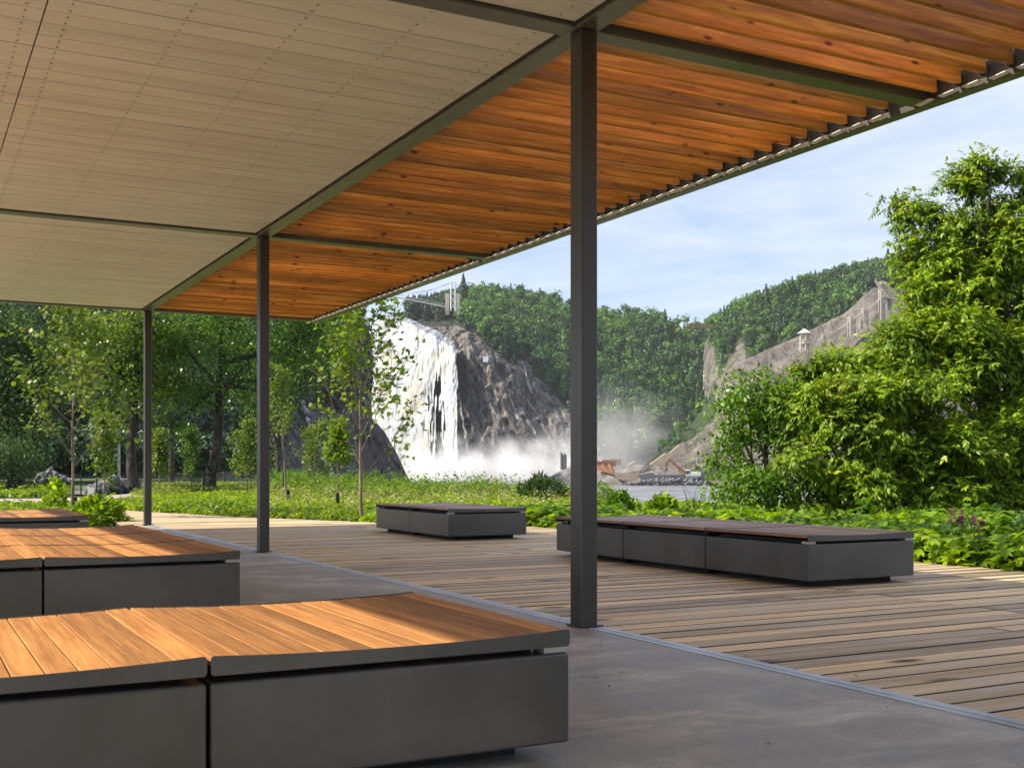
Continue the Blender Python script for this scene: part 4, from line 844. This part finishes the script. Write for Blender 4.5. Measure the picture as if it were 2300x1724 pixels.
def lobe_tree(label, base, top, r0, lobes, dens, T, lsz, nper, lm, name='tree', bark='bark_mid', group=None, seed=1, droop=0.5, clump=0.32, compound=False, stems=1, dscale=1.0, shell=0.45, limbs=2, limb0=0.25):
    """lobes: (u, v, ru, rv, d) in measured picture units and metres of depth"""
    g = np.random.default_rng(seed); base = np.array(base, float); root = empty(name, base, label, 'tree', group)
    paths = []; nodes = []; dirs = []
    for s in range(stems):
        b = base + np.array([g.uniform(-.5, .5), g.uniform(-.5, .5), -0.1]) * (stems > 1) ; tt = np.linspace(0, 1, 9)[:, None]
        q = b * (1 - tt) + (np.array(top) + (g.normal(0, .22, 3) if stems > 1 else 0)) * tt + g.normal(0, r0 * 0.35, (9, 3)) * np.array([1, 1, 0]); q[0] = b
        paths.append((q, r0 * (1 - 0.75 * tt[:, 0])))
        trunk = q
    for (u, v, ru, rv, d) in lobes:
        c = W(u, d, v); rx = ru * d / FD; rz = rv * d / FD; ry = (rx + rz) / 2 * dscale
        vol = rx * rz * ry; n = int(dens * (rx * rz + rx * ry + ry * rz) * 1.2)
        dr = unit(g.normal(0, 1, (n, 3))); rad = (shell + (1 - shell) * g.random(n) ** 0.6) * (1 + 0.28 * g.normal(0, 1, n).clip(-1.4, 1.6) * 0.6)
        ns_ = max(7, int(9 * math.sqrt(rx * rz)) + 5); sc_ = unit(g.normal(0, 1, (ns_, 3)) + np.array([0, -.25, .15])) * g.uniform(0.45, 1.0, (ns_, 1)); si = g.integers(0, ns_, n)
        dm = unit(g.normal(0, 1, (n, 3)) + np.array([0, 0, 0.55])); sr = g.uniform(0.28, 0.46, ns_)[si][:, None] * (0.7 + 0.35 * g.random((n, 1)))
        loc = (sc_[si] + dm * sr * np.array([1, 1, 0.75])) * np.array([rx, ry, rz]); dmw = FW * dm[:, 1:2] + RT * dm[:, 0:1]; dmw[:, 2] = dm[:, 2]; P = c + FW * loc[:, 1:2] + RT * loc[:, 0:1]; P[:, 2] = c[2] + loc[:, 2]
        kk = P[:, 2] > base[2] + 0.1; P = P[kk]; out = unit(dmw[kk]); nodes.append(P); dirs.append(out)
        for k in range(limbs):
            f = g.uniform(limb0, 0.9); p = trunk[int(f * 8)]; e = c + g.normal(0, 0.3, 3) * np.array([rx, ry, rz]); mid = (p + e) / 2 + g.normal(0, 0.12, 3) * np.linalg.norm(e - p)
            tt = np.linspace(0, 1, 7)[:, None]; q = p * (1 - tt) ** 2 + 2 * mid * tt * (1 - tt) + e * tt ** 2; paths.append((q, np.linspace(r0 * 0.42, r0 * 0.08, 7)))
            for h in range(5):
                j = g.integers(0, max(len(P), 1)); 
                if len(P): pe = P[j]; tt2 = np.linspace(0, 1, 4)[:, None]; paths.append((e * (1 - tt2) + pe * tt2 + g.normal(0, 0.05, (4, 3)) * np.array([1, 1, 1]), np.linspace(r0 * 0.10, r0 * 0.02 + .002, 4)))
    V, F = tubes(paths, 8); adopt(np_mesh('trunk', V, F, M[bark], smooth=True), root)
    nodes = np.concatenate(nodes); dirs = np.concatenate(dirs)
    # each node becomes a small clump of leaves
    N = len(nodes); k = nper; cl = np.repeat(nodes, k, 0) + rnd(N * k) * clump * np.array([1, 1, 0.7]); dd = np.repeat(dirs, k, 0)
    if compound:   # drooping sprays of five leaflets
        sd = unit(dd * 0.7 + rnd(N * k) * 0.6 + np.array([0, 0, -droop])); q = 5; P5 = np.repeat(cl, q, 0); i5 = np.tile(np.arange(q), N * k)
        sdr = np.repeat(sd, q, 0); side = unit(np.cross(sdr, np.array([0, 0, 1.0]) + rnd(N * k * q) * .2)); P5 = P5 + sdr * (i5 * 0.30)[:, None] * lsz
        sg = np.where(i5 % 2 == 0, 1, -1)[:, None] * np.where(i5 == 4, 0, 1)[:, None]; D = unit(sdr + side * sg * 0.9 + np.array([0, 0, -.25])); up = unit(dd.repeat(q, 0) * 0.5 + np.array([-.3, 0, 0.9]) + rnd(N * k * q) * .25)
        V, F = leaf_arrays(T, P5, D, up, lsz * rng.uniform(.75, 1.2, N * k * q))
    else:
        D = unit(dd * 0.5 + rnd(N * k) * 0.8 + np.array([0, 0, -droop])); up = unit(dd * 0.4 + rnd(N * k) * 0.6 + np.array([0, 0, 0.8])); V, F = leaf_arrays(T, cl, D, up, lsz * rng.uniform(.7, 1.25, N * k))
    adopt(np_mesh('crown', V, F, lm), root)
    return root

# right: tall ash-leaved maple, spreading bush and dark shrub
lobe_tree('tallest bright green tree filling the right edge, its top above the skyline', WZ(2140, 25, -.2), W(2120, 25, 420), 0.13,
  [(2075, 385, 60, 45, 25), (2130, 360, 40, 30, 25), (2150, 480, 75, 60, 25), (2015, 500, 72, 50, 25), (1985, 590, 62, 42, 25), (2215, 400, 60, 50, 25.3), (1950, 440, 30, 16, 25), (2080, 560, 110, 85, 25), (2190, 600, 110, 110, 25), (2055, 650, 75, 75, 24.6), (2130, 720, 150, 100, 24.6), (2260, 760, 120, 140, 25), (2060, 790, 120, 95, 24.2), (2000, 650, 40, 50, 24.4), (2000, 735, 60, 55, 24.2), (2210, 900, 130, 120, 24.4), (2130, 980, 150, 110, 24.0), (2270, 1010, 120, 100, 24.5), (2110, 1065, 120, 50, 24), (2240, 1075, 110, 50, 24), (1975, 455, 22, 14, 25), (1965, 520, 26, 14, 25)],
  44, T_ASH, 0.12, 10, M['lf_ash'], name='ash_leaved_tree', seed=11, compound=True, clump=0.15, shell=0.45)
lobe_tree('broad rounded yellow-green bush left of the tallest tree', WZ(1880, 23.5, -.2), W(1860, 23.5, 800), 0.08,
  [(1795, 815, 70, 58, 23.6), (1865, 800, 80, 62, 23.8), (1950, 790, 85, 75, 24), (1760, 880, 85, 85, 23.3), (1860, 890, 110, 90, 23), (1975, 900, 100, 100, 23.2), (1800, 990, 110, 80, 22.8), (1930, 1010, 130, 80, 22.6), (2050, 1010, 90, 90, 22.8), (1750, 800, 34, 28, 23.6), (1800, 1065, 95, 42, 23), (1950, 1072, 115, 45, 22.8)],
  44, T_ASH, 0.12, 10, M['lf_ash'], name='leafy_bush', seed=12, compound=True, clump=0.15, stems=4, shell=0.45)
lobe_tree('narrow darker shrub with reddish stems at the left end of the bushes', WZ(1650, 23.5, -.2), W(1640, 23.5, 850), 0.05,
  [(1640, 850, 62, 70, 23.5), (1590, 900, 60, 60, 23.5), (1655, 940, 75, 70, 23.2), (1575, 1000, 50, 55, 23.3), (1640, 1035, 95, 50, 23), (1700, 900, 45, 60, 23.2), (1630, 1078, 85, 34, 23)],
  60, T_OVAL, 0.10, 14, M['lf_shrub'], name='dark_shrub', seed=13, clump=0.16, stems=5, shell=0.3)

# young maples and saplings
YG = 'young trees planted in the ground cover'
young_tree('young maple with leafy ascending branches in front of the waterfall', WZ(783, 24.2, -.1), 4.9, 0.040, 1.75, 18, 0.20, T_MAPLE, 0.118, 2, M['lf_maple'], seed=21, group=YG, up=1.25, sub=9)
young_tree('tallest left young maple with black trunk guard behind the farthest covered bench', WZ(161, 25.8, -.1), 4.8, 0.042, 1.75, 17, 0.26, T_MAPLE, 0.110, 3, M['lf_maple_dry'], guard=True, seed=22, group=YG, up=1.1, sub=8, lean=(-.1, .05))
young_tree('small dense sapling left of the farthest column, above the small sign', WZ(224, 31, -.1), 2.6, 0.032, .55, 13, 0.30, T_OVAL, 0.095, 4, M['lf_maple_dry'], guard=True, seed=23, group=YG, up=1.3, sub=7)
young_tree('thin white-stemmed sapling between the second column and the young maple', WZ(622, 34, -.1), 4.2, 0.035, 1.0, 13, 0.30, T_OVAL, 0.095, 4, M['lf_maple_dry'], guard=True, seed=24, group=YG, up=0.9, sub=6, lean=(-.35, .1))
young_tree('pale yellow sapling just right of the farthest column', WZ(343, 47, -.1), 2.6, 0.03, .6, 12, 0.28, T_OVAL, 0.12, 5, M['lf_maple_dry'], seed=25, group=YG, up=1.4, sub=7)
young_tree('slender dark-green sapling left of the small blue spruce', WZ(412, 50, -.1), 2.9, 0.03, .7, 12, 0.2, T_OVAL, 0.12, 5, M['lf_poplar'], seed=26, group=YG, up=1.2, sub=7)
young_tree('bushy speckled sapling directly left of the second column', WZ(533, 40, -.1), 2.6, 0.03, 1.0, 14, 0.15, T_OVAL, 0.10, 5, M['lf_maple_dry'], seed=27, group=YG, up=1.1, sub=8)
young_tree('bushy speckled sapling between the white-stemmed sapling and the young maple', WZ(680, 42, -.1), 2.7, 0.03, 1.0, 14, 0.2, T_OVAL, 0.10, 5, M['lf_maple_dry'], seed=28, group=YG, up=1.1, sub=7)
young_tree('dark-posted sapling close left of the young maple trunk', WZ(729, 30, -.1), 2.4, 0.025, .5, 12, 0.45, T_MAPLE, 0.09, 5, M['lf_maple'], seed=29, guard=True, group=YG, up=1.2, sub=5)

# poplars and wood on the left
PG = 'tall rough-barked trees at the left'
lobe_tree('rough dark-barked tree with forked limbs behind the small blue spruce', WZ(452, 54, -.1), W(488, 54, 690), 0.30,
  [(400, 720, 90, 60, 53), (340, 800, 80, 60, 53), (420, 850, 60, 40, 53), (520, 760, 60, 50, 54), (560, 850, 60, 50, 54), (500, 650, 120, 60, 54), (610, 740, 80, 70, 55), (380, 920, 50, 30, 53), (640, 820, 60, 50, 55), (690, 730, 60, 60, 56)],
  20, T_OVAL, 0.17, 12, M['lf_poplar'], name='poplar_tree', bark='bark_dark', group=PG, seed=31, clump=0.38, shell=0.3, limbs=1, limb0=0.6)
lobe_tree('dark-trunked tree behind the farthest column with rusty sprigs on its trunk', WZ(294, 52, -.1), W(286, 52, 640), 0.26,
  [(250, 720, 80, 60, 52), (330, 700, 70, 60, 52), (230, 800, 70, 50, 51), (300, 850, 60, 40, 52), (200, 740, 60, 60, 52), (360, 830, 45, 45, 52), (250, 900, 50, 40, 52)],
  20, T_OVAL, 0.17, 12, M['lf_poplar_b'], name='poplar_tree', bark='bark_dark', group=PG, seed=32, clump=0.38, shell=0.3, limbs=1, limb0=0.5)
lobe_tree('dense deep-green tree at the far left behind the tall left young maple', WZ(40, 60, -.1), W(50, 60, 760), 0.25,
  [(10, 720, 90, 80, 60), (-40, 820, 110, 90, 60), (30, 860, 90, 70, 59), (90, 800, 60, 60, 60), (20, 950, 90, 60, 58), (-100, 950, 90, 80, 58)],
  18, T_OVAL, 0.20, 12, M['lf_willow'], name='broadleaf_tree', bark='bark_dark', group=PG, seed=33, clump=0.45, shell=0.3)
lobe_tree('leafy tree in shade behind the rough-barked tree', WZ(370, 85, -.4), W(370, 85, 780), 0.25,
  [(350, 760, 80, 60, 85), (430, 740, 70, 60, 86), (380, 850, 60, 50, 85), (300, 820, 60, 50, 85)],
  9, T_OVAL, 0.28, 12, M['lf_poplar'], name='broadleaf_tree', bark='bark_dark', group=PG, seed=34, clump=0.6, shell=0.3)
lobe_tree('leafy tree in shade behind the second column', WZ(600, 95, -.4), W(600, 95, 760), 0.25,
  [(580, 760, 70, 60, 95), (660, 740, 70, 60, 96), (740, 760, 50, 60, 96), (560, 860, 60, 50, 95)],
  9, T_OVAL, 0.28, 12, M['lf_poplar'], name='broadleaf_tree', bark='bark_dark', group=PG, seed=35, clump=0.6, shell=0.3)
lobe_tree('round grey-green willow bush at the left edge beside the stone pile', WZ(30, 52, -.1), W(30, 52, 980), 0.12,
  [(25, 990, 60, 50, 52), (-30, 1000, 70, 50, 52), (60, 1010, 40, 34, 52)],
  30, T_LANCE, 0.16, 12, M['lf_willow'], name='willow_bush', bark='bark_dark', seed=36, clump=0.25, stems=3, shell=0.4)
# rusty sprigs grow on the trunk: part of the second poplar
# small blue spruce
b = WZ(440, 47.5, -.1); r = empty('blue_spruce', b, 'small dark blue spruce at the foot of the rough-barked tree', 'tree')
V, F = tubes([(np.array([b, b + [0, 0, 1.9]]), [0.05, 0.01])]); adopt(np_mesh('trunk', V, F, M['bark_dark']), r)
g = np.random.default_rng(5); N = 1500; t = g.random(N) ** 0.8; az = g.random(N) * 6.283; tier = 0.8 + 0.2 * np.cos(t * 40); rad = (1 - t) * 0.95 * tier * g.random(N) ** 0.4
P = b + np.stack([rad * np.cos(az), rad * np.sin(az), 0.12 + t * 1.9 + rad * 0.05], 1); D = np.stack([np.cos(az), np.sin(az), 0.1 + 0 * az], 1) + rnd(N) * .3
V, F = leaf_arrays(T_LANCE, P, D, np.tile([0, 0, 1.0], (N, 1)), g.uniform(.12, .2, N)); adopt(np_mesh('crown', V, F, M['lf_spruce']), r)

# ------------------------------------------------------------------ ground cover
def area_points(n, u0, u1, dlo, dhi):
    """even over the ground between two distances that may depend on u"""
    out = []; 
    while sum(len(a) for a in out) < n:
        m_ = n * 3; u = rng.uniform(u0, u1, m_); lo, hi = dlo(u), dhi(u); d = np.sqrt(rng.uniform(0, 1, m_) * (hi.max() ** 2 - lo.min() ** 2) + lo.min() ** 2)
        s = (d > lo) & (d < hi); u, d = u[s], d[s]; x = FW[0] * d + RT[0] * (u - CX) / FD * d; y = FW[1] * d + RT[1] * (u - CX) / FD * d
        ok = (x > deck_right(y) + 0.15) | (y > 32.6) | ((x < np.interp(y, [22.8, 32.4], [3.6, 4.65])) & (y > 22.95)) | ((x < -2.9))
        ok &= ~((x > -15) & (x < -2.6) & (y < 26.5))
        out.append(np.stack([x[ok], y[ok], u[ok], d[ok]], 1))
    return np.concatenate(out)[:n]
def cover(label, pts, height, T, lsz, per, m, name='ground_cover', hvar=0.35, hscale=1.5, rad=0.28):
    x, y = pts[:, 0], pts[:, 1]; H = height * (1 + hvar * 2 * fbm(x / hscale, y / hscale, 2.0, 3) * 1.6) * rng.uniform(.75, 1.15, len(x))
    N = len(x); xr = np.repeat(x, per); yr = np.repeat(y, per); Hr = np.repeat(H, per); th = rng.uniform(0, 6.283, N * per); rr = rad * np.sqrt(rng.random(N * per))
    zz = -0.12 + Hr * (0.25 + 0.75 * rng.random(N * per) ** 0.5) * (1 - 0.35 * (rr / rad) ** 2)
    P = np.stack([xr + rr * np.cos(th), yr + rr * np.sin(th), zz], 1); D = np.stack([np.cos(th), np.sin(th), -.25 + 0 * th], 1) + rnd(N * per) * .35; up = unit(rnd(N * per) * .35 + np.array([0, 0, 1.0]))
    V, F = leaf_arrays(T, P, D, up, lsz * rng.uniform(.6, 1.25, N * per)); o = np_mesh(name, V, F, m); tag(o, label, 'plants', kind='stuff'); return o
lo0 = lambda u: 6 + 0 * u
bk = lambda o: (lambda u: bank_dist(u) + o)
cover('lush lobed-leaf plants in a dense band along the deck edge', area_points(3000, 800, 2500, lo0, lambda u: np.interp(u, [800, 1200, 1500, 2500], [27, 26, 21, 21])), 0.38, T_MAPLE, 0.165, 26, M['lf_broad'], rad=.30)
cover('darker oval-leaved plants mixed into the band along the deck', area_points(700, 800, 2500, lo0, lambda u: np.interp(u, [800, 1200, 1500, 2500], [27, 26, 22, 22])), 0.42, T_OVAL, 0.15, 22, M['lf_broad2'], rad=.24, hvar=.6)
cover('leafy plants under the bushes by the bank', area_points(1500, 1230, 2500, lambda u: 20 + 0 * u, bk(4)), 0.32, T_MAPLE, 0.14, 14, M['lf_broad'], rad=.3)
cover('yellow-green low plants across the middle bed', area_points(5200, 560, 1260, lambda u: 23 + 0 * u, lambda u: 40 + 0 * u), 0.34, T_OVAL, 0.10, 16, M['lf_cover'], rad=.22)
cover('bright low ground cover between the deck and the left trees', area_points(5600, -120, 600, lambda u: np.interp(u, [-120, 200, 340, 600], [24, 26, 22, 21]), lambda u: np.interp(u, [-120, 120, 260, 420, 600], [33, 32, 34, 45, 46])), 0.30, T_OVAL, 0.115, 15, M['lf_cover'], rad=.22)
cover('tall weedy meadow plants along the river bank', area_points(4200, 560, 1320, lambda u: np.minimum(36, bank_dist(u) - 3), bk(3)), 0.62, T_LANCE, 0.15, 15, M['lf_meadow'], hvar=.55, rad=.2)
cover('taller dark weeds standing out along the river bank', area_points(420, 560, 1320, lambda u: np.minimum(38, bank_dist(u) - 2), bk(2)), 0.95, T_LANCE, 0.19, 34, M['lf_shrub'], hvar=.5, rad=.24)
cover('pale seed heads scattered through the middle bed', area_points(900, 560, 1260, lambda u: 26 + 0 * u, lambda u: 44 + 0 * u), 0.55, T_OVAL, 0.06, 9, M['lf_seed'], hvar=.3, rad=.08)
cover('rough meadow behind the left ground cover', area_points(2600, 300, 620, lambda u: 44 + 0 * u, lambda u: 75 + 0 * u), 0.35, T_LANCE, 0.2, 12, M['lf_meadow'], rad=.3)
cover('green verge in front of the willow bush', area_points(1500, -200, 140, lambda u: 46 + 0 * u, lambda u: 62 + 0 * u), 0.35, T_OVAL, 0.18, 12, M['lf_cover'], rad=.3)
# clumps at the slab end and a bush by the farthest column
def shrub(label, u, d, w, h, T, lsz, n, m, name='leafy_plant', cat='plant'):
    b = WZ(u, d, -.1); th = rng.uniform(0, 6.283, n); ph = np.arccos(rng.uniform(0, 1, n)); s = rng.uniform(.6, 1, n) ** .5 * (1 + .5 * fbm(th * 1.2, ph * 2.5, u, 3))
    P = b + np.stack([w * np.sin(ph) * np.cos(th) * s, w * np.sin(ph) * np.sin(th) * s, h * np.cos(ph) * s + .05], 1); D = unit(P - b) + rnd(n) * .4 + np.array([0, 0, -.4])
    V, F = leaf_arrays(T, P, D, unit(rnd(n) * .4 + np.array([0, 0, 1])), lsz * rng.uniform(.6, 1.2, n)); return tag(np_mesh(name, V, F, m), label, cat)
shrub('bright bushy plant at the end of the concrete floor beside the farthest covered bench', 215, 24.0, .55, .52, T_OVAL, .15, 900, M['lf_broad'])
shrub('leafy plant standing above the cover left of the left young maple', 118, 27.5, .24, .85, T_OVAL, .17, 260, M['lf_broad'])
shrub('dark green pointed shrub on the bank just left of the nearest column', 1171, 36, .75, .95, T_LANCE, .22, 1200, M['lf_willow'], 'bank_shrub', 'shrub')
shrub('dark green shrub on the bank just right of the nearest column', 1337, 27, .32, .62, T_OVAL, .12, 700, M['lf_shrub'], 'bank_shrub', 'shrub')
shrub('upright leafy shrub on the bank, second right of the nearest column', 1430, 27, .38, .52, T_MAPLE, .14, 500, M['lf_broad'], 'bank_shrub', 'shrub')
# bare twiggy shrub on the bank
for i, (u, d) in enumerate(((1565, 26.5), (1500, 28))):
    b = WZ(u, d, -.1); paths = []
    for k in range(26):
        d_ = unit(np.array([random.uniform(-.7, .7), random.uniform(-.7, .7), 1.0])); L = random.uniform(.5, 1.05); q = [b + d_ * 0]
        for s in range(5): d_ = unit(d_ + rng.normal(0, .16, 3)); q.append(q[-1] + d_ * L / 5)
        paths.append((np.array(q), np.linspace(.009, .002, 6)))
    V, F = tubes(paths, 4); tag(np_mesh('twiggy_bush', V, F, M['bark_dark']), ['bare twiggy bush against the water beside the dark shrub', 'thin bare twigs above the plants, left of the larger twiggy bush'][i], 'bush')
# purple flower spikes
labs = ['tallest purple flower spike, leftmost in the right-hand plants', 'second purple flower spike from the left, slightly shorter', 'small purple spike low between the two taller ones', 'lone purple spike right of the first three', 'faded pink spike, left one at the far right', 'faded pink spike, right one at the far right']
for i, (u, v0, v1) in enumerate(((2057, 1132, 1098), (2078, 1128, 1102), (2073, 1136, 1116), (2104, 1136, 1113), (2120, 1146, 1124), (2127, 1148, 1126))):
    d = 13.6; a = W(u, d, v0); H = (v0 - v1) * d / FD; r = empty('flower_spike', (a[0], a[1], -0.1), labs[i], 'flower', 'purple flower spikes')
    V, F = tubes([(np.array([[a[0], a[1], -.1], a]), [.006, .004])], 5); adopt(np_mesh('stem', V, F, M['lf_willow']), r)
    n_ = 160; t = rng.random(n_); th = rng.uniform(0, 6.283, n_); rd = .028 * (1 - t * .75); P = np.stack([a[0] + rd * np.cos(th), a[1] + rd * np.sin(th), a[2] + t * H], 1)
    V, F = leaf_arrays(T_OVAL, P, np.stack([np.cos(th), np.sin(th), .3 + 0 * th], 1), np.tile([0, 0, 1.0], (n_, 1)), np.full(n_, .034)); adopt(np_mesh('petals', V, F, M['lf_purple']), r)

# ------------------------------------------------------------------ left background: road, lawn, stone piles, pole, sign, fence
def strip(name, pts_l, pts_r, z, m):
    P = [WZ(u, d, z) for u, d in pts_l] + [WZ(u, d, z) for u, d in pts_r]; n = len(pts_l)
    F = [[i, i + 1, n + i + 1, n + i] for i in range(n - 1)]; tag(np_mesh(name, P, F, m), kind='structure')
strip('path', [(-300, 38), (60, 38), (160, 39), (300, 46), (420, 62)], [(-300, 44), (60, 42.5), (160, 44), (300, 52), (420, 70)], -0.03, M['path'])
strip('road', [(-300, 54), (60, 52), (200, 50), (300, 60), (460, 110)], [(-300, 66), (60, 62), (200, 62), (300, 76), (460, 140)], -0.035, M['gravel'])
rockpile('stone_pile', 'long pile of grey boulders under the dark trees', lambda a, b: WZ(78 + 75 * b, 66 + random.uniform(-1.5, 1.5), -.1 + 1.0 * random.random() * (1 - abs(2 * b - .7) * .5)), 0, 260, .12, .34, M['stone'])
rockpile('stone_pile', 'smaller heap of grey stones right beside the gravel path', lambda a, b: WZ(192 + 68 * b, 52 + random.uniform(-1, 1), -.12 + .75 * random.random() * min(1, .3 + b)), 0, 190, .10, .28, M['stone'])
bm = bmesh.new(); box(bm, -.75, .75, -.4, .4, -.15, .6, .03, 1); o = bm_obj('stone_block', bm, M['stone']); o.location = WZ(266, 53, 0); o.rotation_euler = (0, 0, -YAW); tag(o, 'squared grey stone block at the right end of the small stone heap', 'block')
r = empty('utility_pole', WZ(257, 62, -.15), 'grey steel service pole with side brackets beside the stones', 'pole')
V, F = tubes([(np.array([[0, 0, 0], [0, 0, 2.55]]), [.085, .07])], 10); np_mesh('shaft', V, F, M['galv'], r)
bm = bmesh.new()
for z in (2.5, 2.3, 1.95, 1.7): box(bm, -.28, -.05, -.05, .05, z - .05, z + .03)
o = bm_obj('bracket', bm, M['galv'], r)
bm = bmesh.new(); box(bm, -.24, .24, -.24, .24, 0, .16, .02, 1); bm_obj('footing', bm, M['galv'], r)
bm = bmesh.new(); box(bm, -.25, .25, -.25, .25, 0, .75, .06, 2); o = bm_obj('service_box', bm, M['white']); o.location = WZ(250, 63.5, -.1); tag(o, 'white service cabinet behind the pole', 'cabinet')
r = empty('traffic_bollard', WZ(279, 62, -.1), 'red and white bollard close to the dark trunk', 'bollard')
V, F = tubes([(np.array([[0, 0, 0], [0, 0, .45]]), [.12, .12])], 10); np_mesh('red_band', V, F, M['red'], r)
V, F = tubes([(np.array([[0, 0, .45], [0, 0, .85]]), [.12, .1])], 10); np_mesh('white_band', V, F, M['white'], r)
r = empty('garden_sign', WZ(197, 31.5, -.1), 'tiny white sign on two stakes in the bed by the small sapling', 'sign')
bm = bmesh.new(); box(bm, -.09, .09, -.01, .01, .42, .68, .003, 1); o = bm_obj('board', bm, M['white'], r); o.rotation_euler = (0, 0, -YAW)
bm = bmesh.new(); box(bm, -.05, -.035, .011, .02, 0, .6); box(bm, .035, .05, .011, .02, 0, .6); o = bm_obj('stake', bm, M['galv'], r); o.rotation_euler = (0, 0, -YAW)
for i, (u, d, lab) in enumerate(((175, 33, 'thin dark stake left of the tiny white sign'), (209, 32, 'thin dark stake right of the tiny white sign'), (612, 38, 'thin dark stake left of the white-stemmed sapling'))):
    V, F = tubes([(np.array([WZ(u, d, -.1), WZ(u, d, .95)]), [.022, .022])], 6); tag(np_mesh('stake', V, F, M['black']), lab, 'stake', 'dark stakes among the plants')
# rail fence far behind
r = empty('rail_fence', WZ(430, 92, -.1), 'weathered timber rail fence in front of the wooded slope', 'fence')
for k in range(10):
    bm = bmesh.new(); beam(bm, WZ(372 + k * 14, 90, -.2), WZ(372 + k * 14, 90, .8), .1); adopt(bm_obj('post', bm, M['bark_mid']), r)
bm = bmesh.new()
for z in (.35, .72): beam(bm, WZ(372, 90, z), WZ(498, 90, z), .06, .09)
for k in range(9): beam(bm, WZ(372 + k * 14, 90, .35), WZ(386 + k * 14, 90, .72), .05)
adopt(bm_obj('rail', bm, M['bark_mid']), r)

# litter on floor and deck
N = 1500; xs = np.where(rng.random(N) < .6, rng.uniform(2.3, 4.2, N), rng.uniform(4.3, 10.3, N)); ys = rng.uniform(2.2, 16, N); V, F = leaf_arrays(T_LANCE, np.stack([xs, ys, np.full(N, .006)], 1), rnd(N) * np.array([1, 1, .08]), np.tile([0, 0, 1.0], (N, 1)) + rnd(N) * .15, rng.uniform(.005, .02, N) * np.where(rng.random(N) < .06, 2.2, 1))
tag(np_mesh('leaf_litter', V, F, M['litter']), 'scattered crumbs and dry leaf bits on floor and deck', 'litter', kind='stuff')

# ------------------------------------------------------------------ haze
bm = bmesh.new(); box(bm, -1400, 1400, -1400, 1400, -9.0, 260)
hz = bm_obj('haze', bm); m = bpy.data.materials.new('haze'); m.use_nodes = True; n, l = m.node_tree.nodes, m.node_tree.links; n.clear()
out = n.new('ShaderNodeOutputMaterial'); pv = n.new('ShaderNodeVolumePrincipled'); pv.inputs['Color'].default_value = (0.86, 0.93, 1.0, 1); pv.inputs['Density'].default_value = 0.00007
l.new(pv.outputs[0], out.inputs['Volume']); hz.data.materials.append(m); tag(hz, 'thin pale blue summer haze over the whole place', 'haze', kind='stuff')
